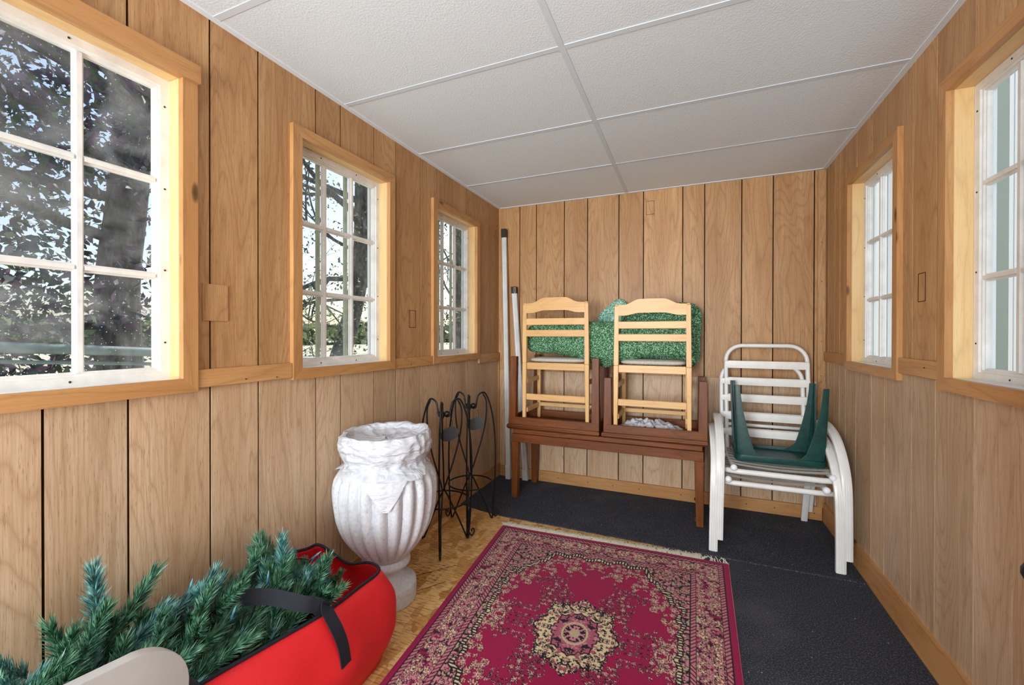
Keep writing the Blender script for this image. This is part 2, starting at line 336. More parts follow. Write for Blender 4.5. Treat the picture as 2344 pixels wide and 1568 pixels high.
    def grid(s, fn, nu, nv, wrapu=False):
        vs = [fn(i / nu, j / nv) for j in range(nv + 1) for i in range(nu + (0 if wrapu else 1))]; w = nu if wrapu else nu + 1
        fs = [(j * w + i, j * w + (i + 1) % w, (j + 1) * w + (i + 1) % w, (j + 1) * w + i) for j in range(nv) for i in range(nu)]
        return s.add(vs, fs)
    def prism(s, poly, axis, a, b):
        """poly of 2D points, extruded along axis 0/1/2 from a to b"""
        def P(q, t):
            v = list(q); v.insert(axis, t); return v
        n = len(poly); vs = [P(q, a) for q in poly] + [P(q, b) for q in poly]
        fs = [tuple(range(n - 1, -1, -1)), tuple(range(n, 2 * n))] + [(i, (i + 1) % n, n + (i + 1) % n, n + i) for i in range(n)]
        return s.add(vs, fs)
    def build(s, name, mat, parent=None, smooth=False, autosmooth=False, label=None):
        me = D.meshes.new(name); off = ORG.get(parent.name, Vector()) if parent else Vector()
        me.from_pydata([v - off for v in s.v], [], s.f); me.validate()
        import bmesh
        bm = bmesh.new(); bm.from_mesh(me); bmesh.ops.recalc_face_normals(bm, faces=bm.faces)
        if autosmooth:
            for e in bm.edges:
                if len(e.link_faces) == 2 and e.calc_face_angle(0) > math.radians(40): e.smooth = False
        bm.to_mesh(me); bm.free()
        if smooth or autosmooth: me.polygons.foreach_set('use_smooth', [True] * len(me.polygons))
        mt = MATS[mat] if isinstance(mat, str) else mat
        me.materials.append(mt)
        o = D.objects.new(name, me); COL.objects.link(o)
        if parent: o.parent = parent; ORG[o.name] = off
        else: ORG[o.name] = Vector()
        if label: o['label'] = label
        return o
def box(name, a, b, mat, parent=None, bev=0, label=None): return MB().box(a, b, bev).build(name, mat, parent, label=label)
def spline(pts, n=8, closed=False):
    P = [Vector(p) for p in pts]; out = []; k = len(P); rngk = k if closed else k - 1
    for i in range(rngk):
        p0 = P[(i - 1) % k] if closed or i > 0 else P[0] * 2 - P[1]; p1 = P[i]; p2 = P[(i + 1) % k]
        p3 = P[(i + 2) % k] if closed or i + 2 < k else P[-1] * 2 - P[-2]
        for j in range(n):
            t = j / n; out.append(.5 * ((2 * p1) + (p2 - p0) * t + (2 * p0 - 5 * p1 + 4 * p2 - p3) * t * t + (3 * p1 - p0 - 3 * p2 + p3) * t ** 3))
    if not closed: out.append(P[-1])
    return out
def nz(p, s=1.0): return noise.noise(Vector(p) * s)

# ------------------------------------------------------------ SETTING: walls with grooved panelling
def subtract(rect, holes):
    a0, a1, z0, z1 = rect; cuts_a = sorted({a0, a1} | {h for q in holes for h in q[:2] if a0 < h < a1}); cuts_z = sorted({z0, z1} | {h for q in holes for h in q[2:] if z0 < h < z1})
    out = []
    for i in range(len(cuts_a) - 1):
        col = []
        for j in range(len(cuts_z) - 1):
            ca, cz = (cuts_a[i] + cuts_a[i + 1]) / 2, (cuts_z[j] + cuts_z[j + 1]) / 2
            if any(h[0] < ca < h[1] and h[2] < cz < h[3] for h in holes): continue
            if col and abs(col[-1][3] - cuts_z[j]) < 1e-6: col[-1][3] = cuts_z[j + 1]
            else: col.append([cuts_a[i], cuts_a[i + 1], cuts_z[j], cuts_z[j + 1]])
        out += col
    return out
def wall(name, axis, face, out, a0, a1, grooves, holes, zsplit, thick=.085, lo=0):
    """axis 0: wall plane x=face, runs along y; axis 1: plane y=face, runs along x. out=+-1 outward"""
    def bx(mb, a, b, z0, z1, d0, d1):
        if axis == 0: mb.box((face + out * d0, a, z0), (face + out * d1, b, z1))
        else: mb.box((a, face + out * d0, z0), (b, face + out * d1, z1))
    back = MB()
    for r in subtract((a0, a1, lo, H), holes): bx(back, r[0], r[1], r[2], r[3], .0065, thick)
    w = back.build(name, 'groove'); tag(w, kind='structure')
    gs = [a0] + [q for q in grooves if a0 < q < a1] + [a1]; gp = .0035
    for i in range(len(gs) - 1):
        for (z0, z1, mat) in ((lo, zsplit, 'panel_lower_lit'), (zsplit, H, 'panel_upper')):
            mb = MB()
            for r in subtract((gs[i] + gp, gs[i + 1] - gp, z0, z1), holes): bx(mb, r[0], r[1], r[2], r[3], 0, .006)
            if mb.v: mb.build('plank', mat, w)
    return w
WL = [(-3.20, -2.54), (-2.085, -1.495), (-1.025, -.445)]       # left openings
WR = [(-2.06, -1.47), (-1.065, -.473)]                         # right openings
Z0, Z1 = 1.09, 2.095
gl = [-5.9, -5.7, -5.4, -5.2, -4.95, -4.7, -4.5, -4.3, -4.05, -3.9, -3.62, -3.43, -3.2, -3.05, -2.868, -2.685, -2.448, -2.267, -1.99, -1.843, -1.608, -1.425, -1.186, -.993, -.794, -.6, -.41, -.2]
gr = [-5.9, -5.7, -5.4, -5.2, -4.95, -4.7, -4.5, -4.3, -4.05, -3.9, -3.62, -3.43, -3.2, -2.95, -2.75, -2.5, -2.3, -2.02, -1.78, -1.603, -1.371, -1.19, -.928, -.772, -.56, -.39, -.281, -.18, -.053]
gb = [.199, .351, .596, .79, 1.04, 1.226, 1.507, 1.656, 1.896, 2.089, 2.327]
hl = [(a, b, Z0, Z1) for a, b in WL]; hr = [(a, b, Z0, Z1) for a, b in WR]
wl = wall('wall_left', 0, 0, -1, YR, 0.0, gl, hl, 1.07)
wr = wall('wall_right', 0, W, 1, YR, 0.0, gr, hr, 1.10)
for w_, f_, o_, h_ in ((wl, 0, -1, hl), (wr, W, 1, hr)):
    mb = MB()
    for q in subtract((YR, .12, -.5, H), h_): mb.box((f_ + o_ * .0855, q[0], q[2]), (f_ + o_ * .10, q[1], q[3]))
    mb.build('sheathing', 'siding', w_, label='white outside cladding')  # outer skin added in white to bounce more light onto the siding opposite
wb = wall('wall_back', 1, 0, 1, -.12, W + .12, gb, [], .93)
rear = MB(); rear.box((-.12, YR - .12, 0), (W + .12, YR, H)); tag(rear.build('wall_rear', 'panel_upper'), kind='structure')
# small glued repair patches and knock-out outlines on the panelling
box('repair_patch', (0, -2.476, 1.291), (.004, -2.388, 1.420), 'panel_upper', wl, label='square wooden repair patch')
def outline(parent, axis, face, sgn, a0, a1, z0, z1, t=.0022):
    mb = MB()
    for (p, q, r, s_) in ((a0, a1, z0, z0 + t), (a0, a1, z1 - t, z1), (a0, a0 + t, z0, z1), (a1 - t, a1, z0, z1)):
        if axis == 0: mb.box((face, p, r), (face + sgn * .0012, q, s_))
        else: mb.box((p, face, r), (q, face + sgn * .0012, s_))
    mb.build('cut_outline', 'groove', parent, label='thin cut outline of a filled socket opening')
outline(wl, 0, 0, 1, -1.30, -1.235, 1.285, 1.39); outline(wb, 1, 0, -1, 1.246, 1.305, 2.165, 2.27); outline(wr, 0, W, -1, -1.295, -1.238, 1.375, 1.487)

# floor
fl = box('floor', (-.12, YR, -.05), (W + .12, .12, 0), 'osb'); tag(fl, kind='structure')
stamp = MB()
for i in range(5):
    x0 = .24 + .03 * i
    for k in range(7):
        y = -1.62 + k * .026 + .004 * (i % 2)
        if (i * 7 + k * 3) % 5: stamp.box((x0, y, 0), (x0 + .012 + .01 * ((i + k) % 2), y + .0016, .0004)); stamp.box((x0 + .004, y + .006, 0), (x0 + .020, y + .0074, .0004))
stamp.tube([(.205, -1.66, .0004), (.40, -1.43, .0004)], .0012, 4); stamp.tube([(.33, -1.72, .0004), (.43, -1.58, .0004)], .0012, 4)
stamp.build('ink_stamp', 'groove', fl, label='faded ink stamp marks on the chipboard')

# ceiling: tiles on a flush grid
ce = box('ceiling', (-.12, YR, H + .012), (W + .12, .12, H + .06), 'grid_white'); tag(ce, kind='structure')
ys = [0]
while ys[-1] > YR + .05: ys.append(max(ys[-1] - .61, YR))
for i in range(len(ys) - 1):
    for x0, x1 in ((0, 1.10), (1.10, W)):
        z = H + random.uniform(0, .0015)
        MB().box((x0 + .012, ys[i + 1] + .012, z), (x1 - .012, ys[i] - .012, z + .010)).build('ceiling_tile', 'tile', ce)
    if i: box('grid_bar', (0, ys[i] - .012, H - .0015), (1.0878, ys[i] + .012, H + .006), 'grid_white', ce); box('grid_bar', (1.1122, ys[i] - .012, H - .0015), (W, ys[i] + .012, H + .006), 'grid_white', ce)
box('main_runner', (1.088, YR, H - .002), (1.112, 0, H + .008), 'grid_white', ce)
plain('angle_white', (230, 238, 246), .8, spec=.1)
box('wall_angle', (0, YR, H - .003), (.024, 0, H + .008), 'angle_white', ce); box('wall_angle', (W - .024, YR, H - .003), (W, 0, H + .008), 'angle_white', ce); box('wall_angle', (.024, -.02, H - .003), (W - .024, 0, H + .008), 'angle_white', ce)

# trims and baseboards
def nails(parent, pts, n, r=.003):
    for p in pts: MB().ball(p, r, 6).build('nail', 'nail', parent)
TN = [0]
def trim(a, b, mat, bev=.002, nl=()):
    TN[0] += 1; o = tag(box('trim_%d' % TN[0], a, b, mat, None, bev), kind='structure'); nails(o, nl, None); return o
trim((0, -2.499, 1.06), (.016, -2.127, 1.122), 'trim_y', nl=[(.017, -2.33, 1.075), (.017, -2.2, 1.07)])
trim((0, -1.452, 1.046), (.016, -1.068, 1.104), 'trim_y', nl=[(.017, -1.3, 1.062)])
trim((0, -.402, 1.012), (.016, -.02, 1.085), 'trim_y')
trim((W, -1.425, 1.082), (W - .016, -1.108, 1.148), 'trim_y', nl=[(W - .017, -1.33, 1.12)])
trim((W, -.43, 1.072), (W - .016, -.002, 1.132), 'trim_y')
trim((0.0, -.02, .10), (.012, 0, 1.012), 'trim_z')
trim((2.345, -.014, .09), (2.389, 0, 2.345), 'panel_upper', nl=[(2.366, -.015, z) for z in (1.86, 1.6, 1.2, .97, .93)])
bb = tag(box('baseboard_back', (.02, -.018, 0), (W - .02, 0, .095), 'trim_x', None, .002), kind='structure')
nails(bb, [(x, -.019, .05) for x in (.55, .8, 1.0, 1.2, 1.5, 1.93, 2.1, 2.33)], None, .004)
bl = tag(box('baseboard_left', (0, YR, 0), (.018, 0, .115), 'trim_y', None, .002), kind='structure')
br = MB()
nseg = 60
br.grid(lambda u, v: Vector((W - (.018 if v < .5 else .014) - .002 * nz((u * 40, 1, 0)) * (v < .2), YR + u * -YR, (0.0, .112, .128 + .002 * nz((u * 30, 3, 0)))[int(round(v * 2))])), nseg, 2)
br.grid(lambda u, v: Vector((W - .014 * (1 - v), YR + u * -YR, .128 + .002 * nz((u * 30, 3, 0)))), nseg, 1)
tag(br.build('baseboard_right', 'trim_y'), kind='structure')

# ------------------------------------------------------------ windows
WN = [0]
def window(side, y0, y1, glassm, bars, screws, rows=3, cols=3):
    WN[0] += 1; f = 0 if side < 0 else W; o_ = -1 if side < 0 else 1     # o_: outward
    X = lambda d: f + o_ * d                                             # depth outward
    w = root('window_%d' % WN[0], (f, (y0 + y1) / 2, Z0), kind='structure')
    def bx(name, d0, d1, a, b, z0, z1, mat, bev=.0015, par=None, label=None): return box(name, (X(d0), a, z0), (X(d1), b, z1), mat, par or w, bev, label)
    cw = .040; heavy = side < 0 and y0 < -2.5
    # casing with mitred corners
    def cas(poly, mat, d=-.021):
        MB().prism(poly, 0, X(d), X(.002)).build('casing', mat, w)
    e = .006
    if heavy:
        bx('casing', -.034, .002, y0 - cw, y1 + cw + .004, Z1 - .008, Z1 + .052, 'trim_y')
        tz = Z1 - .008
    else:
        cas([(y0 + e, Z1 - e), (y1 - e, Z1 - e), (y1 + cw, Z1 + cw), (y0 - cw, Z1 + cw)], 'trim_y'); tz = None
    cas([(y0 + e, Z0 + e), (y1 - e, Z0 + e), (y1 + cw, Z0 - cw), (y0 - cw, Z0 - cw)], 'trim_y')
    for (a, b) in ((y0 + e, y0 - cw), (y1 - e, y1 + cw)):
        cas([(a, Z0 + e), (b, Z0 - cw), (b, tz if heavy else Z1 + cw), (a, tz if heavy else Z1 - e)], 'trim_z')
    # jamb lining
    dj = .055; t = .006
    bx('jamb', .002, dj, y0, y0 + t, Z0, Z1, 'pine_z'); bx('jamb', .002, dj, y1 - t, y1, Z0, Z1, 'pine_z')
    bx('head_lining', .002, dj, y0 + t, y1 - t, Z1 - t, Z1, 'pine_y'); bx('sill', .002, dj, y0 + t, y1 - t, Z0, Z0 + t, 'white_paint')
    for (p, q, r_, s_) in ((y0, y0 + t, Z0, Z1), (y1 - t, y1, Z0, Z1), (y0 + t, y1 - t, Z1 - t, Z1), (y0 + t, y1 - t, Z0, Z0 + t)): bx('outer_lining', dj + .0005, .104, p, q, r_, s_, 'white_vinyl', 0)
    a0, a1, b0, b1 = y0 + t, y1 - t, Z0 + t, Z1 - t
    sd = .056; ft = .026; fwid = .036
    # sash frame: four stiles with stepped inner bead
    fr = MB()
    def ring(d0, d1, wd, ins):
        for r in ((a0 + ins, a1 - ins, b0 + ins, b0 + ins + wd), (a0 + ins, a1 - ins, b1 - ins - wd, b1 - ins), (a0 + ins, a0 + ins + wd, b0 + ins + wd, b1 - ins - wd), (a1 - ins - wd, a1 - ins, b0 + ins + wd, b1 - ins - wd)):
            fr.box((X(d0), r[0], r[2]), (X(d1), r[1], r[3]))
    ring(sd, sd + ft, fwid - .012, 0); ring(sd + .006, sd + ft, .008, fwid - .012); ring(sd + .012, sd + ft, .006, fwid - .004)
    fro = fr.build('sash_frame', 'white_paint', w)
    if screws:
        for z in (b0 + .12, b0 + .36, b0 + .63, b1 - .09):
            for y in (a0 + .012, a1 - .012): MB().ball((X(sd - .001), y, z), .0035, 6, (.5, 1, 1)).build('screw', 'screw', fro)
        for y in (a0 + .17, a0 + .40):
            for z in (b0 + .012, b1 - .012): MB().ball((X(sd - .001), y, z), .0035, 6, (.5, 1, 1)).build('screw', 'screw', fro)
    ga0, ga1, gb0, gb1 = a0 + fwid, a1 - fwid, b0 + fwid, b1 - fwid
    mw = .024; pw = (ga1 - ga0 - (cols - 1) * mw) / cols; ph = (gb1 - gb0 - (rows - 1) * mw) / rows
    def mun(a, b, z0, z1):
        mb = MB(); vert = (b - a) < (z1 - z0)
        mb.box((X(sd + .004), a + (.006 if vert else 0), z0 + (0 if vert else .006)), (X(sd + .012), b - (.006 if vert else 0), z1 - (0 if vert else .006))); mb.box((X(sd + .0121), a, z0), (X(sd + ft - .004), b, z1))
        mb.build('muntin', 'white_paint', w)
    for k in range(1, cols): c = ga0 + k * pw + (k - 1) * mw; mun(c, c + mw, gb0, gb1)
    for k in range(1, rows):
        c = gb0 + k * ph + (k - 1) * mw
        for q in range(cols): a = ga0 + q * (pw + mw); mun(a, a + pw, c, c + mw)
    for i in range(cols):
        for j in range(rows):
            a = ga0 + i * (pw + mw); z = gb0 + j * (ph + mw)
            MB().box((X(sd + .018), a - .002, z - .002), (X(sd + .021), a + pw + .002, z + ph + .002)).build('pane', glassm, w)
    # outer storm frame
    of = MB(); od = .086
    for r in ((a0, a1, b0, b0 + .018), (a0, a1, b1 - .018, b1), (a0, a0 + .022, b0, b1), (a1 - .022, a1, b0, b1)): of.box((X(od), r[0], r[2]), (X(od + .014), r[1], r[3]))
    if bars: of.box((X(od), a1 - .05, b0), (X(od + .008), a1 - .036, b1)); of.box((X(od), a0 + .036, b0), (X(od + .008), a0 + .05, b1))
    of.build('storm_frame', 'white_vinyl', w)
    if bars:
        for k in range(1, cols):
            c = ga0 + k * pw + (k - 1) * mw
            bx('storm_bar', od, od + .014, c - .012, c + .004, b0 + .018, b1 - .018, bars, 0)
    return w
window(-1, WL[0][0], WL[0][1], 'glass_dusty', None, True)
window(-1, WL[1][0], WL[1][1], 'glass_light', 'olive_bar', True)
window(-1, WL[2][0], WL[2][1], 'glass_light', 'olive_bar', True)
window(1, WR[1][0], WR[1][1], 'glass_clean', 'white_vinyl', True)
window(1, WR[0][0], WR[0][1], 'glass_clean', None, True)
for n_, o in [(x.name, x) for x in D.objects if x.name.startswith('casing') and x.parent and x.parent.name == 'window_1']: pass

# open door leaf at the right edge of the picture
dr = root('door_1', (2.095, -2.38, 0), kind='structure')
hx, hy = 2.37, -3.02; dv = Vector((2.103 - hx, -2.385 - hy, 0)); L = dv.length; dv.normalize(); dn = Vector((-dv.y, dv.x, 0))
if dn.x > 0: dn = -dn
def dpt(s_, d, z): p = Vector((hx, hy, z)) + dv * s_ - dn * d; return p
mb = MB()
def slab(mb, s0, s1, d0, d1, z0, z1):
    v = [dpt(s0, d0, z0), dpt(s1, d0, z0), dpt(s1, d1, z0), dpt(s0, d1, z0), dpt(s0, d0, z1), dpt(s1, d0, z1), dpt(s1, d1, z1), dpt(s0, d1, z1)]
    mb.add(v, [(0, 3, 2, 1), (4, 5, 6, 7), (0, 1, 5, 4), (1, 2, 6, 5), (2, 3, 7, 6), (3, 0, 4, 7)])
slab(mb, 0, L, 0, .035, .012, 2.03); mb.build('door_leaf', 'door_white', dr)
for (z0, z1) in ((.2, .9), (1.05, 1.85)):
    for (s0, s1) in ((.1, .32), (.40, .6)): mb = MB(); slab(mb, s0, s1, -.006, 0, z0, z1); mb.build('door_panel', 'door_white', dr)
kp = dpt(L - .045, -.03, .85)
MB().tube([dpt(L - .045, -.001, .85), dpt(L - .045, -.03, .85)], .012, 12).ball(kp, .024, 14).build('door_knob', 'black_metal', dr, smooth=True)
mb = MB()
for z in (.3, 1.1, 1.8): mb.tube([(W - .012, -3.03, z), (W - .012, -3.03, z + .09)], .007, 8)
mb.build('hinge', 'black_metal', dr)

# ------------------------------------------------------------ floor coverings
def mat_piece(name, poly, z0, z1, label, cat):
    mb = MB(); mb.prism(poly, 2, z0, z1); o = mb.build(name, 'carpet'); return tag(o, label, cat)
mat_piece('carpet_remnant', [(.019, -.70), (.20, -.742), (.37, -.772), (.9, -.778), (1.45, -.782), (W - .02, -.78), (W - .02, -.02), (.019, -.02)], 0, .007, 'black carpet strip lying along the back wall under the furniture', 'carpet')
mat_piece('carpet_remnant', [(1.43, -.775 - .02), (W - .02, -.775 - .015), (W - .02, -4.2), (1.44, -4.2)], 0, .006, 'black crumb-strewn carpet runner along the right wall beside the rug', 'carpet')
rd = MB(); rd.tube([(1.42, -.788, .005), (1.8, -.79, .006), (W - .022, -.786, .005)], .008, 6, flat=(.8, 1.8)); tag(rd.build('carpet_ridge', 'carpet', None), 'raised seam where two black carpet pieces meet', 'carpet')

# rug with woven oriental pattern
def rug():
    TL, TR, BL, BR = np.array((.443, -.911)), np.array((1.757, -.866)), np.array((.575, -2.53)), np.array((1.722, -2.53))
    nu, nv = 460, 600
    U, V = np.meshgrid(np.linspace(0, 1, nu), np.linspace(0, 1, nv))
    P = (TL[None, None] * ((1 - U) * (1 - V))[..., None] + TR[None, None] * (U * (1 - V))[..., None] + BL[None, None] * ((1 - U) * V)[..., None] + BR[None, None] * (U * V)[..., None])
    X = (U - .5) * 1.27; Y = (V - .5) * 1.64
    u, v = np.abs(X), np.abs(Y); d = np.minimum(.635 - u, .82 - v)
    mag = np.array((158, 14, 74)); rose = np.array((204, 138, 146)); cream = np.array((226, 208, 168)); ink = np.array((26, 20, 34)); mauve = np.array((176, 92, 114)); deep = np.array((120, 18, 52))
    C = np.zeros(U.shape + (3,)); C[:] = mag
    def h(i, j, s): 
        q = np.sin(i * 127.1 + j * 311.7 + s * 74.7) * 43758.5453; return q - np.floor(q)
    def flowers(cell, r0, seed, pet=6, dens=1.0, outline=.0022, sx=1.0, jit=.5):
        out = np.zeros(U.shape, int); gx, gy = u * sx / cell, v / cell; ii, jj = np.floor(gx), np.floor(gy)
        for di in (-1, 0, 1):
            for dj in (-1, 0, 1):
                i, j = ii + di, jj + dj; cx = (i + .5 + jit * (h(i, j, seed) - .5)) * cell / sx; cy = (j + .5 + jit * (h(i, j, seed + 1) - .5)) * cell
                R = r0 * (.65 + .5 * h(i, j, seed + 2)); dx, dy = u - cx, v - cy; rr = np.hypot(dx, dy); th = np.arctan2(dy, dx) + 6 * h(i, j, seed + 3)
                R = R * (.78 + .22 * np.cos(pet * th)); on = h(i, j, seed + 4) < dens
                out = np.where(on & (rr < R) & (out == 0), 1, out); out = np.where(on & (rr < R - outline), 2, out)
                out = np.where(on & (rr < R * .52), 3, out); out = np.where(on & (rr < R * .52 - outline * .7), 4, out); out = np.where(on & (rr < R * .2), 5, out)
        return out
    def paint(mask, F, cols):
        for k, c in enumerate(cols): 
            if c is not None: C[mask & (F == k)] = c
    def vn(s, seed):   # value noise
        gx, gy = u / s, v / s; i, j = np.floor(gx), np.floor(gy); fx, fy = gx - i, gy - j; fx = fx * fx * (3 - 2 * fx); fy = fy * fy * (3 - 2 * fy)
        return (h(i, j, seed) * (1 - fx) + h(i + 1, j, seed) * fx) * (1 - fy) + (h(i, j + 1, seed) * (1 - fx) + h(i + 1, j + 1, seed) * fx) * fy
    n1, n2, n3 = vn(.012, 3), vn(.02, 9), vn(.008, 21)
    Fs = flowers(.034, .017, 5, 5); Fb = flowers(.075, .034, 12, 8); Ft = flowers(.022, .010, 31, 4)
    al = np.where(.635 - u < .82 - v, v, u)
    # field interior and its corner spandrels
    cu, cv = u / .415, v / .60; cart = np.maximum(np.maximum(cu, cv), (cu + cv) / 1.52) + .012 * np.sign(np.sin(np.arctan2(v, u) * 26)) + .016 * np.cos(np.arctan2(v, u) * 34)
    inner = d > .185
    sp = inner & (cart > 1.0); C[sp] = ink
    paint(sp, Fs, [None, ink, mauve, ink, cream, mag]); m_ = sp & (Fs == 0) & (n1 > .56); C[m_] = rose; m_ = sp & (Fs == 0) & (n1 < .3); C[m_] = cream * .8
    ln = inner & (np.abs(cart - 1.0) < .030); C[ln] = ink; ln2 = inner & (np.abs(cart - 1.0) < .017); C[ln2] = np.where((np.sin(al[ln2] * 420) > .1)[:, None], cream, ink * 1.4)
    fl_ = inner & (cart < .97)
    Fm = flowers(.046, .024, 77, 6, .8); Fm2 = flowers(.03, .0145, 91, 5, .85, .0026); near = fl_ & (cart > .74) & (vn(.06, 5) + (cart - .74) * 2.2 > .55); paint(near, Fm2, [None, ink, cream, mag, rose, ink]); paint(near & (Fm2 == 0), Fm, [None, ink, rose, ink, cream, mag])
    # medallion
    th = np.arctan2(v / 1.15, u); rho = np.hypot(u / .175, v / .215); sc = 1 + .07 * np.cos(8 * th) + .035 * np.cos(24 * th)
    ring = fl_ & (rho > sc) & (rho < sc * 2.1) & (np.cos(6 * th) * .45 + vn(.05, 15) * .9 - (rho - 1) * .30 > .30)
    paint(ring, Fm2, [None, ink, rose, ink, cream, mag]); paint(ring & (Fm2 == 0), Ft, [None, ink, mauve, ink, cream, mag])
    med = rho < sc; C[med] = cream; m_ = med & (n1 < .33); C[m_] = ink * 1.3; m_ = med & (n1 > .74); C[m_] = mauve
    C[(rho > sc * .93) & (rho < sc) & (n3 > .25)] = ink
    paint(med & (rho > .62), Ft, [None, ink, cream, ink, rose, deep])
    m2 = rho < .56 * sc; C[m2] = mauve; C[m2 & (n1 < .4)] = ink * 1.3; C[m2 & (n3 > .72)] = rose; C[np.abs(rho - .56 * sc) < .02] = ink
    m3 = rho < .30; C[m3] = ink; C[m3 & (n3 > .5)] = rose; C[rho < .12] = cream * .85; C[np.abs(rho - .30) < .025] = cream * .9
    # borders
    b0 = (d < .185) & (d > .03); C[b0] = mauve * .9
    zone = (d > .058) & (d < .158); C[zone] = np.where((n1[zone] > .5)[:, None], mauve, mag * .9); m_ = zone & (n3 < .36); C[m_] = ink; m_ = zone & (n2 > .62); C[m_] = rose; m_ = zone & (n2 < .2); C[m_] = cream * .85
    paint(zone, flowers(.040, .021, 55, 6, 1, .003), [None, ink, rose, ink, cream, mag]); dc = np.abs(d - .108); Fbz = np.where(dc < .042, Fb, 0); paint(zone, Fbz, [None, ink, cream, ink, mauve, cream])
    paint(zone & (Fbz == 2), Ft, [None, ink, rose, mauve, cream, ink])
    for a, b_ in ((.034, .054), (.162, .181)):
        m_ = (d > a) & (d < b_); s_ = np.sin(al * 300 + d * 300); C[m_] = np.where((s_[m_] > -.3)[:, None], rose * .95, deep * .9)
    for a, b_ in ((.030, .034), (.054, .058), (.158, .162), (.181, .186)): C[(d > a) & (d < b_)] = ink
    C[d <= .03] = mag * np.array((1.0, 1.0, 1.05))
    C *= (1 + .10 * (rng.random(U.shape) - .5))[..., None]
    C = np.clip(C, 0, 255) / 255; C = np.where(C <= .04045, C / 12.92, ((C + .055) / 1.055) ** 2.4)
    z = .0135 + .0012 * rng.random(U.shape) + .004 * np.sin(P[..., 0] * 5 + 1) * np.sin(P[..., 1] * 4) ** 2
    z = np.where((U < .004) | (U > .996) | (V < .003), .007, z)
    me = D.meshes.new('pile'); n = nu * nv; co = np.stack([P[..., 0], P[..., 1], z], -1).reshape(-1, 3) - np.array((1.12, -1.7, 0))
    idx = np.arange(n).reshape(nv, nu); a = idx[:-1, :-1].ravel(); q = np.stack([a, a + nu, a + nu + 1, a + 1], -1)
    me.vertices.add(n); me.vertices.foreach_set('co', co.ravel().astype(np.float32)); k = len(q)
    me.loops.add(k * 4); me.loops.foreach_set('vertex_index', q.ravel().astype(np.int32)); me.polygons.add(k); me.polygons.foreach_set('loop_start', (np.arange(k) * 4).astype(np.int32))
    me.update(calc_edges=True); ca = me.color_attributes.new('weave', 'FLOAT_COLOR', 'POINT')
    ca.data.foreach_set('color', np.concatenate([C.reshape(-1, 3), np.ones((n, 1))], 1).ravel().astype(np.float32))
    m, nt, b = nodes('rug_pile'); at = N(nt, 'ShaderNodeVertexColor'); at.layer_name = 'weave'; nt.links.new(at.outputs['Color'], b.inputs['Base Color']); b.inputs['Roughness'].default_value = .95
    b.inputs['Sheen Weight'].default_value = .1
    b.inputs['Specular IOR Level'].default_value = .15
    mp = coords(nt, (500, 500, 500), False); nn = N(nt, 'ShaderNodeTexNoise', Scale=1.0); nt.links.new(mp.outputs[0], nn.inputs['Vector']); bump(nt, b, nn.outputs['Fac'], .5, .004)
    me.materials.append(m)
    r = root('rug', (1.12, -1.7, 0), 'magenta oriental rug with floral border and cream central medallion', 'rug')
    o = D.objects.new('pile', me); COL.objects.link(o); o.parent = r
    mb = MB(); mb.prism([tuple(TL + (.003, -.003)), tuple(TR + (-.003, -.003)), tuple(BR + (-.003, .003)), tuple(BL + (.003, .003))], 2, .0062, .0095); mb.build('backing', 'fringe', r)
    mb = MB()
    for i in range(760):
        t = (i + random.random()) / 760; 
        if t > .90 and random.random() < .85: continue
        p = TL + (TR - TL) * t; L_ = random.uniform(.045, .072) * (1 if t < .8 else 1.1); a_ = random.gauss(0, .35)
        q = [(p[0], p[1] - .002, .0085), (p[0] + math.sin(a_) * L_ * .5, p[1] + L_ * .5, random.uniform(.010, .013)), (p[0] + math.sin(a_) * L_ + random.gauss(0, .008), p[1] + L_ * math.cos(a_), .0088)]
        mb.tube(q, [.0032, .0026, .0015], 4)
    tag(mb.build('fringe', 'fringe', r, label='off-white tasselled fringe'), kind='stuff')
rug()

# ------------------------------------------------------------ tables
def table_low():
    r = root('console_table', (.98, -.26, .007), 'long dark reddish-brown wooden table standing on the carpet by the back wall', 'table')
    for x in (.336, 1.617):
        for y, sg in ((-.418, 1), (-.062, -1)):
            xx = x + (.03 if (x < 1 and y > -.1) else 0)
            MB().frustum((xx - (.004 if x < 1 else -.004), y, .007), (.044, .05), (xx, y, .43), (.056, .056), .003).build('leg', 'cherry_z', r)
            MB().frustum((xx - (.004 if x < 1 else -.004), y, .045), (.0475, .0535), (xx - .0035, y, .05), (.048, .054), .001).build('leg_band', 'cherry_y', r)
    for a, b in (((.312, -.444, .43), (1.642, -.424, .492)), ((.312, -.06, .43), (1.642, -.04, .492))): box('apron', a, b, 'cherry_x', r, .002)
    for x in (.312, 1.624): box('apron', (x, -.424, .43), (x + .018, -.06, .492), 'cherry_y', r, .002)
    box('tabletop', (.318, -.432, .492), (1.636, -.05, .527), 'cherry_x', r, .004, label='dark recessed table top')
table_low()
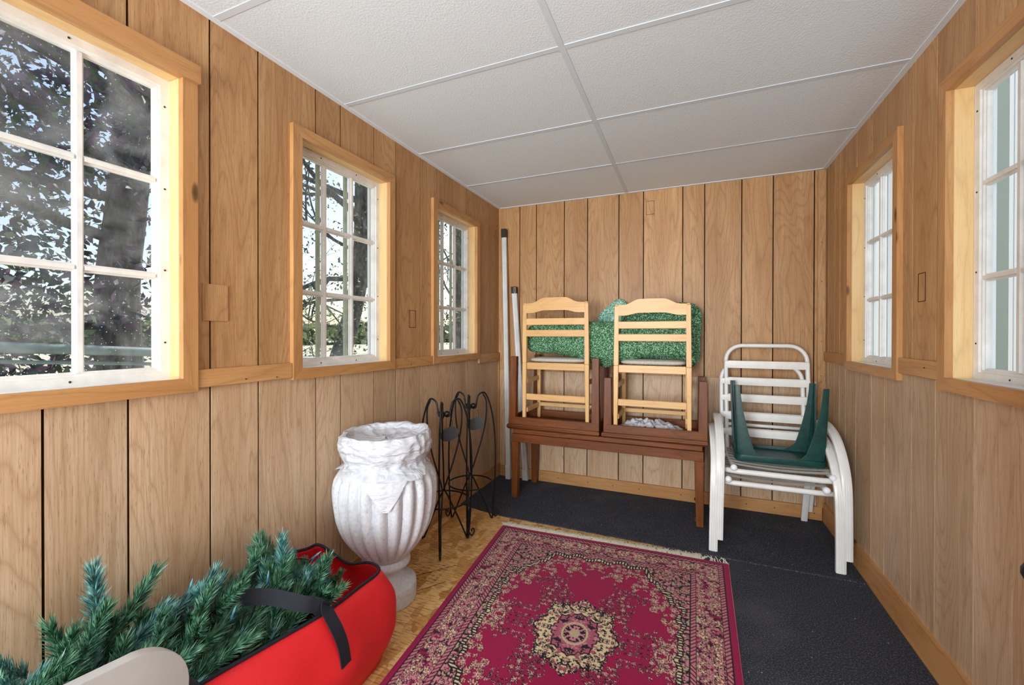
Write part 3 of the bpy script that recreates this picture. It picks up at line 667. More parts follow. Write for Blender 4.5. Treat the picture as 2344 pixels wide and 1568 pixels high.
def table_up(x0, x1, zt, label, lean=0, bx0=None):
    r = root('side_table', ((x0 + x1) / 2, -.26, .527), label, 'table', 'upturned side tables on the long table')
    # slab with moulded rim (upside down: slab below, apron and legs above)
    mb = MB(); mb.frustum(((x0 + x1) / 2, -.262, .5275), (x1 - x0 - .03, .37), ((x0 + x1) / 2, -.262, .548), (x1 - x0, .40), .004)
    mb.frustum(((x0 + x1) / 2, -.262, .5485), (x1 - x0 - .004, .396), ((x0 + x1) / 2, -.262, .566), (x1 - x0 - .02, .38), .003); mb.build('tabletop', 'cherry_x', r)
    a0, a1 = x0 + .025, x1 - .008
    for (p, q) in (((a0, -.452, .566), (a1, -.436, .622)), ((a0, -.09, .566), (a1, -.072, .622))): box('apron', p, q, 'cherry_x', r, .002)
    for x in (a0, a1 - .016): box('apron', (x, -.436, .566), (x + .016, -.09, .622), 'cherry_y', r, .002)
    for i, x in enumerate((a0 + .022, a1 - .026)):
        for y in (-.425, -.095):
            xx = (bx0 if (bx0 and i == 0 and y > -.2) else x); dx = lean if i == 0 else 0
            MB().frustum((xx, y, .567), (.056, .054), (xx + dx, y, zt), (.048, .044), .003).build('leg', 'cherry_z', r)
    return r
table_up(.268, .982, 1.078, 'upside-down brown side table with tall legs, left one on the long table', .012, .388)
table_up(.986, 1.672, .945, 'upside-down brown side table with shorter legs, right one on the long table')

# ------------------------------------------------------------ natural wood chairs
def maple_chair(x0, x1, zf, zt, label):
    r = root('dining_chair', ((x0 + x1) / 2, -.25, zf), label, 'chair', 'pale wooden chairs standing in the upturned tables')
    y = -.412; zs = 1.0; pw = .033
    xa, xb = x0 + pw / 2, x1 - pw / 2
    for x, sg in ((xa, 1), (xb, -1)):
        MB().frustum((x - .004 * sg, y, zf), (.025, .024), (x, y, zs + .03), (pw, .032), .003).frustum((x, y, zs + .0302), (pw, .032), (x + .004 * sg, y - .006, zt - .012), (.030, .024), .003).frustum((x + .004 * sg, y - .006, zt - .0118), (.030, .024), (x + .004 * sg, y - .006, zt), (.016, .014), .003).build('back_post', 'maple_z', r)
        MB().frustum((x + .012 * sg, -.115, zf), (.024, .024), (x + .012 * sg, -.115, zs - .002), (.03, .03), .003).build('front_leg', 'maple_z', r)
        for z in (.655, .875): box('stretcher', (x + .008 * sg - .008, y + .014, z), (x + .008 * sg + .008, -.128, z + .035), 'maple_y', r, .002)
        box('seat_rail', (x - .009, y + .0165, zs - .015), (x + .009, -.131, zs + .032), 'maple_y', r, .002)
    box('seat_rail', (xa + .017, y - .008, zs - .018), (xb - .017, y + .010, zs + .034), 'maple_x', r, .003)
    box('seat_rail', (xa + .03, -.124, zs - .015), (xb - .03, -.106, zs + .032), 'maple_x', r, .003)
    box('stretcher', (xa + .013, y - .008, .752), (xb - .013, y + .010, .798), 'maple_x', r, .003)
    box('stretcher', (xa + .02, -.122, .66), (xb - .02, -.108, .69), 'maple_x', r, .003)
    w_ = xb - xa - .028; cx = (xa + xb) / 2
    for z in (zt - .142, zt - .228): box('slat', (cx - w_ / 2, y - .016, z - .026), (cx + w_ / 2, y - .002, z + .024), 'maple_x', r, .004)
    # shaped crest rail
    top = []; bot = []
    for i in range(25):
        t = i / 24; q = abs(t - .5) * 2; sm = 1 - min(1, max(0, (q - .35) / .45)); sm = sm * sm * (3 - 2 * sm)
        top.append((cx - w_ / 2 + w_ * t, zt - .006 + .034 * sm + .006 * (1 - q * q))); bot.append((cx - w_ / 2 + w_ * t, zt - .078 + .018 * sm * 1.0))
    MB().prism(top + bot[::-1], 1, y - .020, y - .002).build('crest_rail', 'maple_x', r)
    mb = MB()
    def cush(u, v):
        th = 2 * PI * u; ph = PI * (v - .5); e = .42; f = lambda c: math.copysign(abs(c) ** e, c)
        return Vector((cx + (w_ / 2 - .004) * f(math.cos(ph)) * f(math.cos(th)), -.265 + .138 * f(math.cos(ph)) * f(math.sin(th)), zs + .052 + .020 * math.copysign(abs(math.sin(ph)) ** .8, math.sin(ph))))
    mb.grid(cush, 40, 12, True); mb.build('seat_pad', 'seat_cloth', r, smooth=True, label='light grey fabric seat pad')
    return r
maple_chair(.390, .898, .567, 1.482, 'pale wooden ladder-back chair in the upturned table on the left')
maple_chair(1.070, 1.570, .567, 1.452, 'pale wooden ladder-back chair in the upturned table on the right')

# ------------------------------------------------------------ green cushions
def cushion(label, c, half, rot=0, mat='speckle_green', sag=0, seed=0, flop=0, e=.35, lean=0):
    mb = MB(); c = Vector(c)
    def fn(u, v):
        th = 2 * PI * u; ph = PI * (v - .5); f = lambda q, p=e: math.copysign(abs(q) ** p, q)
        # flat pillow in xz plane, thickness in y
        x = f(math.cos(th)) ; z = f(math.sin(th)); rr = max(0, math.cos(ph)); k = rr ** .5
        px, pz = x * k * half[0], z * k * half[2]; edge = 1 - (max(abs(x * k), abs(z * k))) ** 6 * .45
        py = math.copysign(abs(math.sin(ph)) ** .8, math.sin(ph)) * half[1] * edge
        cr_, sr_ = math.cos(rot), math.sin(rot); X_, Z_ = px * cr_ - pz * sr_, px * sr_ + pz * cr_
        Z_ -= sag * math.exp(-((X_ - flop) / .12) ** 2) * (.5 - .5 * z * k)
        nn = nz((X_ * 6 + seed, Z_ * 6, py * 4)); 
        return c + Vector((X_ + .008 * nn, py + .012 * nn + lean * Z_, Z_ + .012 * nz((X_ * 5, Z_ * 5 + 9, seed))))
    mb.grid(fn, 72, 28, True)
    r = mb.build('cushion', mat, None, smooth=True); return tag(r, label, 'cushion', 'green speckled cushions on the wooden chairs')
cushion('long green speckled bolster cushion lying across both wooden chair seats', (.99, -.30, 1.215), (.605, .062, .128), sag=.09, seed=1, flop=.03)
cushion('upright green speckled cushion behind the right wooden chair, hanging past its seat', (1.355, -.165, 1.245), (.275, .05, .235), seed=5, rot=-.02)
cushion('pale teal speckled cushion peaking up between the two wooden chair backs', (1.045, -.055, 1.36), (.135, .03, .135), rot=.72, mat='speckle_teal', seed=9, e=.5)

# crumpled white plastic sheet in the right upturned table
mb = MB()
mb.grid(lambda u, v: Vector((1.085 + .43 * u + .01 * nz((u * 9, v * 9, 4)), -.385 + .25 * v, .567 + .004 + (.075 * (math.sin(PI * u) ** .5) * (math.sin(PI * min(1, v + .15)) ** .6) * (.75 + .7 * abs(nz((u * 7, v * 5, 1))) + .35 * nz((u * 19, v * 14, 2))) if 0 < u < 1 and v < .85 else 0))), 60, 36)
tag(mb.build('plastic_sheet', 'polythene', None, smooth=True), 'crumpled white plastic sheet inside the right upturned table', 'plastic sheet')

# ------------------------------------------------------------ white rails standing in the corner
def rail(name, top, bot, w_, label):
    top, bot = Vector(top), Vector(bot); d = top - bot; r = root(name, bot, label, 'rail', 'white rails leaning in the back left corner')
    mb = MB(); prof = [(-1, -.5), (-.6, -.8), (-.12, -.72), (-.06, -.5), (.06, -.5), (.12, -.72), (.6, -.8), (1, -.5), (1, .5), (-1, .5)]
    vs = []; 
    for c in (bot + d * .045, bot + d * .97): vs += [c + Vector((a * w_ / 2, b * w_ / 2, 0)) for a, b in prof]
    n = len(prof); mb.add(vs, [tuple(range(n - 1, -1, -1)), tuple(range(n, 2 * n))] + [(i, (i + 1) % n, n + (i + 1) % n, n + i) for i in range(n)]); mb.build('profile', 'rail_white', r)
    MB().frustum(bot, (w_ * 1.08, w_ * .95), bot + d * .055, (w_ * 1.08, w_ * .95), .002).build('foot_block', 'rail_white', r)
    MB().frustum(bot + d * .965, (w_ * 1.06, w_ * .98), top, (w_ * 1.1, w_), .003).build('end_cap', 'cap_brown', r, label='dark brown end cap')
    return r
rail('tall_rail', (.072, -.05, 2.155), (.128, -.075, .0075), .040, 'taller white grooved rail with dark cap in the back left corner')
r2 = rail('short_rail', (.165, -.045, 1.652), (.275, -.048, .0075), .044, 'shorter white grooved rail with dark cap leaning beside the taller one')
mb = MB()
for p in (((.175, -.070, 1.60), (.187, -.068, 1.60)), ((.175, -.07, 1.642), (.187, -.068, 1.642)), ((.174, -.07, 1.60), (.174, -.07, 1.642)), ((.188, -.07, 1.60), (.188, -.07, 1.642))): mb.tube(p, .0015, 4)
mb.build('clip', 'rail_white', r2)

# ------------------------------------------------------------ white patio chairs (stacked)
def patio_chair(dx, dz, dy, top, label):
    z0 = .077 + dz; r = root('patio_chair', (1.98 + dx, -.4 + dy, z0), label, 'chair', 'stacked white patio chairs in the right corner')
    T = lambda x, y, z: Vector((x + dx, y + dy, z + dz))
    # bent back-and-seat tube
    for x, s_ in ((1.782, 1), (2.248, -1)):
        MB().tube(spline([T(x, -.705, .487), T(x, -.6, .482), T(x, -.40, .470), T(x, -.30, .470), T(x, -.255, .50), T(x - .001 * s_, -.235, .58), T(x - .003 * s_, -.19, .85 + top * .5), T(x - .003 * s_, -.155, 1.06 + top)], 6), .0135, 10).build('side_tube', 'white_tube', r, smooth=True)
        MB().ball(T(x, -.712, .4875), .019, 12, (1, .9, 1)).build('end_cap', 'white_vinyl', r, smooth=True)
    a = .10; pts = [T(1.779, -.155, 1.06)] + [T(1.779 + a - a * math.cos(t), -.152 + .012 * math.sin(t), 1.07 + a * math.sin(t)) for t in np.linspace(.1, PI / 2, 7)] + [T(2.251 - a + a * math.sin(t), -.140 - .012 * (1 - math.cos(t)), 1.07 + a * math.cos(t)) for t in np.linspace(0, PI / 2 - .1, 7)] + [T(2.251, -.155, 1.06)]
    pts = [p + Vector((0, 0, top)) for p in pts]
    MB().tube(pts, .0135, 10).build('top_tube', 'white_tube', r, smooth=True)
    # straps of the back
    for z in ((1.042, .930, .820, .702, .600) if not top else (.928, .818, .708, .600)):
        z -= dz; yy = -.155 - (1.06 - z) * .19; hh = .024 if not top else .019
        mb = MB(); mb.grid(lambda u, v: T(1.772 + .486 * u, yy - .018 - .004 * math.sin(PI * u) + .004 * abs(v - .5), z + (v - .5) * 2 * hh * (1 if .06 < u < .94 else .8)), 16, 4)
        mb.grid(lambda u, v: T(1.772 + .486 * u, yy + .016, z + (v - .5) * 2 * hh), 4, 2)
        mb.build('back_strap', 'white_strap', r, smooth=True)
    MB().tube([T(1.782, -.225, .645), T(2.248, -.225, .645)], .011, 8).build('cross_tube', 'white_tube', r, smooth=True)
    # seat straps
    for k in range(7):
        y = -.665 + k * .062; mb = MB(); mb.grid(lambda u, v: T(1.772 + .486 * u, y + (v - .5) * .034, .500 - .012 * math.sin(PI * u)), 14, 2); mb.grid(lambda u, v: T(1.772 + .486 * u, y + (v - .5) * .034, .4965 - .012 * math.sin(PI * u)), 14, 2); mb.build('seat_strap', 'white_strap', r, smooth=True)
    MB().tube([T(1.735, -.675, .462), T(1.82, -.68, .460), T(2.21, -.68, .460), T(2.30, -.675, .462)], .0155, 10).build('cross_tube', 'white_tube', r, smooth=True)
    MB().tube([T(1.735, -.30, .452), T(2.295, -.30, .452)], .0125, 10).build('cross_tube', 'white_tube', r, smooth=True)
    # arm and front leg: wide flat ribbed extrusion, then rear leg
    for x, s_ in ((1.713, 1), (2.293, -1)):
        path = spline([T(x - .010 * s_, -.738, .077), T(x - .008 * s_, -.742, .25), T(x - .004 * s_, -.740, .46), T(x, -.69, .585), T(x, -.58, .672), T(x, -.44, .712), T(x, -.33, .715), T(x, -.27, .70), T(x + .02 * s_, -.225, .64)], 7)
        MB().tube(path, 1.0, 8, flat=(.023, .0125), upv=(1, 0, 0)).build('arm', 'white_tube', r, autosmooth=True)
        rb = MB()
        for o_ in (-.010, 0, .010): rb.tube([p + Vector((o_, -.0135 if i < 16 else -.004, .0135 * min(1, max(0, (i - 14) / 10)))) for i, p in enumerate(path[:-6])], .0022, 4)
        rb.build('arm_rib', 'white_tube', r)
        MB().tube([T(x + .012 * s_, -.075, .077), T(x + .02 * s_, -.16, .25), T(x + .022 * s_, -.25, .50), T(x + .02 * s_, -.262, .66)], 1.0, 8, flat=(.018, .009), upv=(1, 0, 0)).build('rear_leg', 'white_tube', r, autosmooth=True)
    return r
patio_chair(-.018, -.0695, .012, -.058, 'lower white strap patio chair of the stack, feet on the carpet')
patio_chair(.010, 0, .012, 0, 'upper white strap patio chair of the stack, holding the green stool')

# green plastic stool, upside down on the seat
def stool():
    zb = .5035; cx, cy = 2.035, -.445; r = root('plastic_stool', (cx, cy, zb), 'dark green plastic footstool upside down on the white patio chair', 'stool')
    hx, hy = .225, .150
    def rr(hx, hy, z, rad, n=6):
        out = []
        for (sx, sy, a0) in ((1, 1, 0), (-1, 1, PI / 2), (-1, -1, PI), (1, -1, 3 * PI / 2)):
            for i in range(n): a = a0 + PI / 2 * i / (n - 1); out.append(Vector((cx + sx * (hx - rad) + rad * math.cos(a), cy + sy * (hy - rad) + rad * math.sin(a), z)))
        return out
    loops = [rr(hx, hy, zb, .04), rr(hx + .006, hy + .006, zb + .012, .045), rr(hx + .004, hy + .004, zb + .036, .045), rr(hx - .006, hy - .006, zb + .036, .04), rr(hx - .008, hy - .008, zb + .018, .04), rr(hx - .03, hy - .03, zb + .012, .03)]
    n = len(loops[0]); vs = [p for l in loops for p in l]; fs = [tuple(range(n - 1, -1, -1))]
    for k in range(len(loops) - 1): fs += [(k * n + i, k * n + (i + 1) % n, (k + 1) * n + (i + 1) % n, (k + 1) * n + i) for i in range(n)]
    fs.append(tuple((len(loops) - 1) * n + i for i in range(n))); MB().add(vs, fs).build('seat', 'green_plastic', r, autosmooth=True)
    for sx in (-1, 1):
        for sy in (-1, 1):
            mb = MB(); rows = []
            for i in range(15):
                t = i / 14; z = zb + .012 + t * .43; w_ = .030 + .080 * (1 - t) ** 1.7 + .06 * max(0, 1 - t * 7) ** 2; th = .008
                ox = cx + sx * (hx - .004 + .012 * t); oy = cy + sy * (hy - .004 + .006 * t); bl_ = w_ * .28
                L_ = [(ox - sx * w_, oy), (ox - sx * bl_, oy), (ox - sx * bl_ * .3, oy - sy * bl_ * .3), (ox, oy - sy * bl_), (ox, oy - sy * w_), (ox - sx * th, oy - sy * w_), (ox - sx * th, oy - sy * (bl_ + th * .4)), (ox - sx * (bl_ + th * .4), oy - sy * th), (ox - sx * w_, oy - sy * th)]
                rows.append([Vector((a, b, z)) for a, b in L_])
            n = 9; vs = [p for q in rows for p in q]; fs = [(k * n + i, k * n + (i + 1) % n, (k + 1) * n + (i + 1) % n, (k + 1) * n + i) for k in range(14) for i in range(n)] + [tuple(range(n - 1, -1, -1)), tuple(14 * n + i for i in range(n))]
            mb.add(vs, fs).build('leg', 'green_plastic', r, autosmooth=True)
    MB().grid(lambda u, v: Vector((cx - .15 + .10 * u, cy + .11 + .02 * v, zb + .0305 + .001 * nz((u * 9, v * 9, 1)))), 8, 3).build('label_remnant', 'fringe', r, label='torn white sticker remnant') if False else None
stool()

# ------------------------------------------------------------ urn with plastic bag
UX, UY = .238, -1.80
def urn():
    r = root('urn', (UX, UY, 0), 'large whitewashed fluted concrete urn on a round pedestal', 'urn')
    def lathe(mb, prof, n=144, flute=None):
        vs = []; 
        for (ra, z) in prof:
            for j in range(n):
                th = 2 * PI * j / n; q = ra
                if flute: q = ra * (1 - flute(z) * (1 - abs(math.sin(11 * th)) ** .8))
                vs.append((UX + q * math.cos(th), UY + q * math.sin(th), z))
        k = len(prof); fs = [(i * n + j, i * n + (j + 1) % n, (i + 1) * n + (j + 1) % n, (i + 1) * n + j) for i in range(k - 1) for j in range(n)]
        mb.add(vs, fs); return mb
    def sp(pts, n=5): return [(p.x, p.z) for p in spline([(a, 0, b) for a, b in pts], n)]
    lathe(MB(), [(.001, 0)] + sp([(.132, 0), (.139, .008), (.140, .045), (.139, .078), (.130, .088)], 3) + sp([(.122, .092), (.098, .100), (.076, .118), (.066, .138), (.068, .156)], 4) + [(.001, .157)], 72).build('pedestal', 'concrete', r, smooth=True)
    lathe(MB(), [(.001, .156)] + sp([(.088, .158), (.106, .166), (.112, .180), (.108, .196), (.100, .204)], 4) + [(.001, .206)], 72).build('collar', 'concrete', r, smooth=True)
    fl_ = lambda z: .12 * max(0, min(1, (z - .20) / .05)) * max(0, min(1, (.612 - z) / .04)) ** .6
    lathe(MB(), [(.001, .2)] + sp([(.098, .203), (.128, .235), (.172, .290), (.205, .350), (.227, .42), (.236, .49), (.237, .54), (.229, .583), (.206, .620), (.178, .648)], 6) + [(.001, .66)], 264, fl_).build('body', 'concrete', r, smooth=True)
    lathe(MB(), sp([(.172, .648), (.176, .67), (.196, .70), (.206, .73), (.204, .765), (.190, .785), (.176, .78), (.165, .74), (.16, .69)], 4) + [(.001, .68)], 72).build('rim', 'concrete', r, smooth=True)
urn()
def bag_on_urn():
    r = root('plastic_bag', (UX, UY, .6), 'crinkled white plastic bag pulled over the mouth of the urn', 'plastic bag')
    mb = MB(); n = 220; rows = 58
    def fn(u, v):
        th = 2 * PI * u; hem = .625 + .02 * math.sin(th * 3 + 1) + .012 * nz((math.cos(th) * 4, math.sin(th) * 4, 5))
        dth = (th - 5.38 + PI) % (2 * PI) - PI; hem -= .115 * max(0, 1 - abs(dth) / .42) ; hem -= .03 * max(0, 1 - abs(dth - .75) / .4)
        prof = [(0, .742), (.11, .745), (.150, .758), (.170, .788), (.186, .792), (.200, .765), (.203, .735), (.190, .695), (.172, .665), (.178, .645), (.210, .622), (.234, .583), (.242, .54), (.243, .50)]
        # find params of profile down to hem
        t = v * (len(prof) - 1); i = min(int(t), len(prof) - 2); f = t - i
        ra = prof[i][0] * (1 - f) + prof[i + 1][0] * f; z = prof[i][1] * (1 - f) + prof[i + 1][1] * f
        if z < hem and v > .4:
            z = hem
            for a, b in zip(prof[8:], prof[9:]):
                if b[1] <= z <= a[1]: ra = a[0] + (b[0] - a[0]) * (a[1] - z) / (a[1] - b[1]); break
            z += (v - .5) * -.0004
        p = Vector((math.cos(th), math.sin(th), 0))
        w1 = nz((p.x * 1.6, p.y * 1.6, z * 6)); k = 1 - abs(nz((p.x * 2.2 + w1, p.y * 2.2, z * 26 + 2.5 * w1))) * 2.2
        k2 = 1 - abs(nz((p.x * 5 + 7, p.y * 5, z * 40 + 3 * w1))) * 2
        dr_ = (.010 * k + .005 * k2 + .0035 * nz((p.x * 3 + w1, p.y * 3, z * 95 + 6 * w1))) * (.30 if z < .60 else 1) + .002; dz_ = .012 * nz((p.x * 3, p.y * 3, 7)) * (1 if v < .45 else .25)
        if v < .25: dz_ += .030 * (.5 - abs(nz((p.x * ra * 16, p.y * ra * 16, 3)))) * min(1, (.25 - v) * 8)
        return Vector((UX + p.x * (ra + dr_), UY + p.y * (ra + dr_), z + dz_))
    mb.grid(fn, n, rows, True); o = mb.build('film', 'polythene', r, smooth=True); return r
bag_on_urn()

# ------------------------------------------------------------ wrought iron plant stands
def stand(cx, cy, rot, label, ztop=.86):
    r = root('plant_stand', (cx, cy, 0), label, 'plant stand', 'black wrought iron plant stands by the left wall')
    rr = .0054; P = lambda a, ra, z, side=0: Vector((cx + ra * math.cos(a) - side * math.sin(a), cy + ra * math.sin(a) + side * math.cos(a), z))
    def curl(c, a, r0, turns, start, sgn, z0):
        return [P(a, c + sgn * r0 * (1 - t * .72) * math.cos(start + turns * 2 * PI * t), z0 + r0 * (1 - t * .72) * math.sin(start + turns * 2 * PI * t)) for t in np.linspace(0, 1, 20)]
    for k in range(3):
        a = rot + k * 2 * PI / 3; o_ = a + PI
        # outer bow from the floor over the arch into the scroll
        pts = [P(a, .158, .005), P(a, .170, .10), P(a, .180, .28), P(a, .182, .48), P(a, .170, .64), P(a, .145, .765), P(a, .112, ztop - .016), P(a, .085, ztop - .002), P(a, .055, ztop - .022), P(a, .042, ztop - .07)]
        s_ = spline(pts, 7)[:-1]
        sc = [P(a, .042 - .020 + .020 * (1 - t * .7) * math.cos(-t * 8.5), ztop - .085 + .020 * (1 - t * .7) * math.sin(-t * 8.5)) for t in np.linspace(0, 1, 22)]
        MB().tube(s_ + sc, rr, 7).build('leg', 'iron', r, smooth=True)
        # crossing rod: from the arch down through the waist and out to the foot of the next leg
        a2 = a + 2 * PI / 3
        pts = [P(a, .092, ztop - .008, .007), P(a, .118, ztop - .07, .008), P(a, .112, .66, .008), P(a, .076, .52, .008), P(a, .012, .350, .005), P(a2, .030, .28, -.005), P(a2, .090, .15, -.006), P(a2, .150, .012, -.003)]
        MB().tube(spline(pts, 7), rr * .9, 7).build('cross_rod', 'iron', r, smooth=True)
        ft = spline([P(a, .174, .20, .005), P(a, .164, .11, .006), P(a, .168, .04, .006), P(a, .186, .012, .006), P(a, .203, .030, .006), P(a, .198, .052, .006), P(a, .186, .050, .006), P(a, .186, .038, .006)], 5)
        MB().tube(ft, rr * .85, 6).build('foot_scroll', 'iron', r, smooth=True)
    rp = [Vector((cx + .142 * math.cos(t), cy + .142 * math.sin(t), .272)) for t in np.linspace(0, 2 * PI, 49)[:-1]]
    MB().tube(rp, .0048, 6, closed=True).build('ring', 'iron', r, smooth=True)
    # hanging oval tag on the camera side
    d = Vector((.48, -.88, 0)).normalized(); sd_ = Vector((-d.y, d.x, 0)); c0 = Vector((cx, cy, .668)) + d * .05 + sd_ * .035
    vs = []; n = 28
    for q in (-.002, .002):
        for i in range(n):
            t = 2 * PI * i / n; a_, b_ = .056 * math.cos(t), .039 * math.sin(t); al = .42
            vs.append(c0 + d * q + sd_ * (a_ * math.cos(al) - b_ * math.sin(al)) + Vector((0, 0, a_ * math.sin(al) + b_ * math.cos(al))))
    tg = MB().add(vs, [tuple(range(n - 1, -1, -1)), tuple(range(n, 2 * n))] + [(i, (i + 1) % n, n + (i + 1) % n, n + i) for i in range(n)]).build('tag', 'slate_tag', r, label='dark grey oval hanging tag')
    for s_ in (-.018, .022):
        MB().tube([c0 + sd_ * s_ + Vector((0, 0, .028)), Vector((cx, cy, ztop - .10)) + d * .05 + sd_ * (.03 + s_ * .7)], .0011, 4).build('tag_wire', 'iron', r)
stand(.224, -1.27, -1.15, 'black wrought iron plant stand nearer the urn, with oval tag')
stand(.232, -.955, -1.20, 'black wrought iron plant stand nearer the back wall, with oval tag')

# ------------------------------------------------------------ red storage bag
def redbag():
    r = root('storage_bag', (.26, -2.7, 0), 'red fabric storage bag with black piping, open and full of fir branches', 'bag')
    rim = [(.462, -2.115, .352), (.480, -2.25, .362), (.487, -2.40, .370), (.470, -2.58, .385), (.450, -2.78, .400), (.438, -3.0, .40), (.42, -3.18, .39), (.30, -3.24, .37), (.12, -3.24, .36), (.05, -3.15, .34), (.042, -2.9, .30), (.040, -2.65, .27), (.042, -2.45, .30), (.045, -2.31, .345), (.058, -2.20, .368), (.105, -2.135, .375), (.155, -2.115, .392), (.215, -2.085, .345), (.29, -2.09, .330), (.385, -2.085, .352)]
    rim = [(x, y, z - .014) for x, y, z in rim]; rim = spline(rim, 5, True); n = len(rim)
    cx, cy = .27, -2.68
    def lay(t, p):
        # t 0 rim .. 1 bottom
        b = Vector((cx + (p.x - cx) * 1.06, cy + (p.y - cy) * 1.0, 0)); bulge = math.sin(PI * min(1, t * 1.05)) ** .8
        q = p.lerp(Vector((b.x, b.y, .004)), t); d_ = Vector((p.x - cx, (p.y - cy) * .55, 0)).normalized()
        w_ = nz((p.x * 5, p.y * 5, t * 3)) * .018 * math.sin(PI * t) + nz((p.x * 11, p.y * 11, t * 2)) * .006 * math.sin(PI * t)
        q += Vector((d_.x * (.075 if d_.x > 0 else .01), d_.y * .055, 0)) * bulge + d_ * w_
        q.x = max(q.x, .021); return q
    rows = 18; vs = [lay(k / rows, p) for k in range(rows + 1) for p in rim]
    fs = [(k * n + i, k * n + (i + 1) % n, (k + 1) * n + (i + 1) % n, (k + 1) * n + i) for k in range(rows) for i in range(n)]; fs.append(tuple(rows * n + i for i in range(n)))
    ob = MB().add(vs, fs).build('shell', 'red_nylon', r, smooth=True); so = ob.modifiers.new('thick', 'SOLIDIFY'); so.thickness = .003; so.offset = -1
    MB().tube(rim, .0055, 6, closed=True).build('piping', 'webbing', r, smooth=True, label='black rim piping')
    def strap(pts, w_, name='handle', th=.0018, upv=(0, 0, 1), label='black webbing handle'):
        MB().tube(spline(pts, 6), 1.0, 4, flat=(th, w_ / 2), upv=upv).build(name, 'webbing', r, label=label)
    strap([(.488, -2.405, .368), (.480, -2.43, .395), (.455, -2.465, .415), (.361, -2.522, .447), (.289, -2.606, .455), (.245, -2.663, .440), (.215, -2.705, .39), (.21, -2.72, .30)], .044, upv=(.75, -.55, .55))
    strap([(.480, -2.39, .386), (.497, -2.405, .375), (.520, -2.405, .345), (.540, -2.40, .31), (.552, -2.39, .26), (.560, -2.385, .20)], .040, upv=(1, 0, .2))
    strap([(.450, -2.80, .404), (.468, -2.79, .40), (.488, -2.79, .37), (.515, -2.79, .30), (.528, -2.79, .2)], .046, upv=(1, 0, .2))
    strap([(.449, -2.79, .408), (.40, -2.80, .43), (.32, -2.83, .44), (.22, -2.86, .42)], .044, upv=(.6, .2, .7))
redbag()

# artificial fir branches
def sprig_mesh(name, L, nn, nl, seed, mat):
    rs = random.Random(seed); mb = MB(); bend = rs.uniform(-.25, .25)
    st = [Vector((bend * (t * L) ** 2 * 4, 0, t * L)) for t in np.linspace(0, 1, 6)]; mb.tube(st, [.0028, .0026, .0022, .002, .0015, .001], 5)
    for i in range(nn):
        t = (i + rs.random()) / nn; p = Vector((bend * (t * L) ** 2 * 4, 0, t * L)); a = rs.uniform(0, 2 * PI); tilt = rs.uniform(.6, 1.0) - .4 * t * t
        l_ = nl * rs.uniform(.75, 1.1) * (1 - .25 * t); d = Vector((math.cos(a) * math.sin(tilt), math.sin(a) * math.sin(tilt), math.cos(tilt)))
        w_ = d.cross(Vector((rs.uniform(-1, 1), rs.uniform(-1, 1), rs.uniform(-1, 1)))).normalized() * .0013; m_ = p + d * l_ * .5 + Vector((0, 0, l_ * .04))
        e = p + d * l_ + Vector((0, 0, l_ * .14))
        mb.add([p - w_ * .6, p + w_ * .6, m_ + w_, e, m_ - w_], [(0, 1, 2, 4), (4, 2, 3)])
    me = D.meshes.new(name); me.from_pydata(mb.v, [], mb.f); me.materials.append(MATS[mat]); return me
def fir():
    r = root('christmas_tree', (.25, -2.7, .15), 'artificial fir tree branches stuffed in and spilling from the red bag', 'tree'); off = Vector((.25, -2.7, .15))
    ms = [sprig_mesh('branch', random.uniform(.15, .19), 420, .047, k, 'needle_green' if k % 3 else 'needle_teal') for k in range(6)]
    def put(p, d, s_=1.0, k=None):
        dd = Vector(d).normalized(); p = Vector(p); low = min(p.x, p.x + dd.x * .19 * s_) - .050 * s_ - .03 * abs(dd.z)
        if low < .014: p.x += .014 - low
        o = D.objects.new('branch', ms[k if k is not None else random.randrange(6)]); COL.objects.link(o); o.parent = r
        o.rotation_mode = 'QUATERNION'; o.rotation_quaternion = Vector(d).to_track_quat('Z', 'Y'); o.location = Vector(p) - off; o.scale = (s_,) * 3
    # in the bag
    for i in range(150):
        y = random.uniform(-3.05, -2.24); x = random.uniform(.12, .42); z = .265 + random.uniform(-.05, .06) + .02 * math.sin((x - .05) * 8)
        if y > -2.3: z -= .02
        put((x, y - .05, z), (random.gauss(.0, .35) + (.2 if x < .2 else -.1), random.gauss(.5, .35) * (1 if y < -2.40 else 0), random.uniform(.2, .7)), random.uniform(.95, 1.25))
    for i in range(18): put((random.uniform(.12, .40), random.uniform(-2.32, -2.23), random.uniform(.24, .29)), (random.gauss(0, .3), random.uniform(-.3, .35), random.uniform(.5, 1)), .8)
    # sprays rising beside the wall further along
    for (x, y, z, d, s_) in [(.10, -2.80, .37, (-.02, -.05, 1), 1.3), (.12, -2.84, .32, (.0, -.3, 1), 1.25), (.10, -2.81, .36, (.03, .5, .65), 1.3), (.13, -2.76, .33, (.05, .8, .6), 1.1), (.15, -2.70, .32, (.1, .7, .5), 1.0),
                             (.10, -2.93, .42, (0, -.5, .6), 1.0), (.10, -2.99, .44, (0, -.3, .8), .9), (.13, -2.62, .29, (.1, .3, .8), .9), (.12, -2.54, .29, (0, .35, .8), .9), (.10, -2.50, .28, (0, .1, .9), .85), (.12, -2.44, .28, (0, .5, .7), .9), (.10, -2.38, .28, (0, .5, .7), .8)]:
        put((x, y, z), d, s_)
    for i in range(60):
        put((random.uniform(.13, .34), random.uniform(-3.15, -2.62), random.uniform(.28, .40)), (abs(random.gauss(.1, .4)), random.gauss(.1, .6), random.uniform(.3, 1)), random.uniform(.85, 1.15))
    return r
fir()
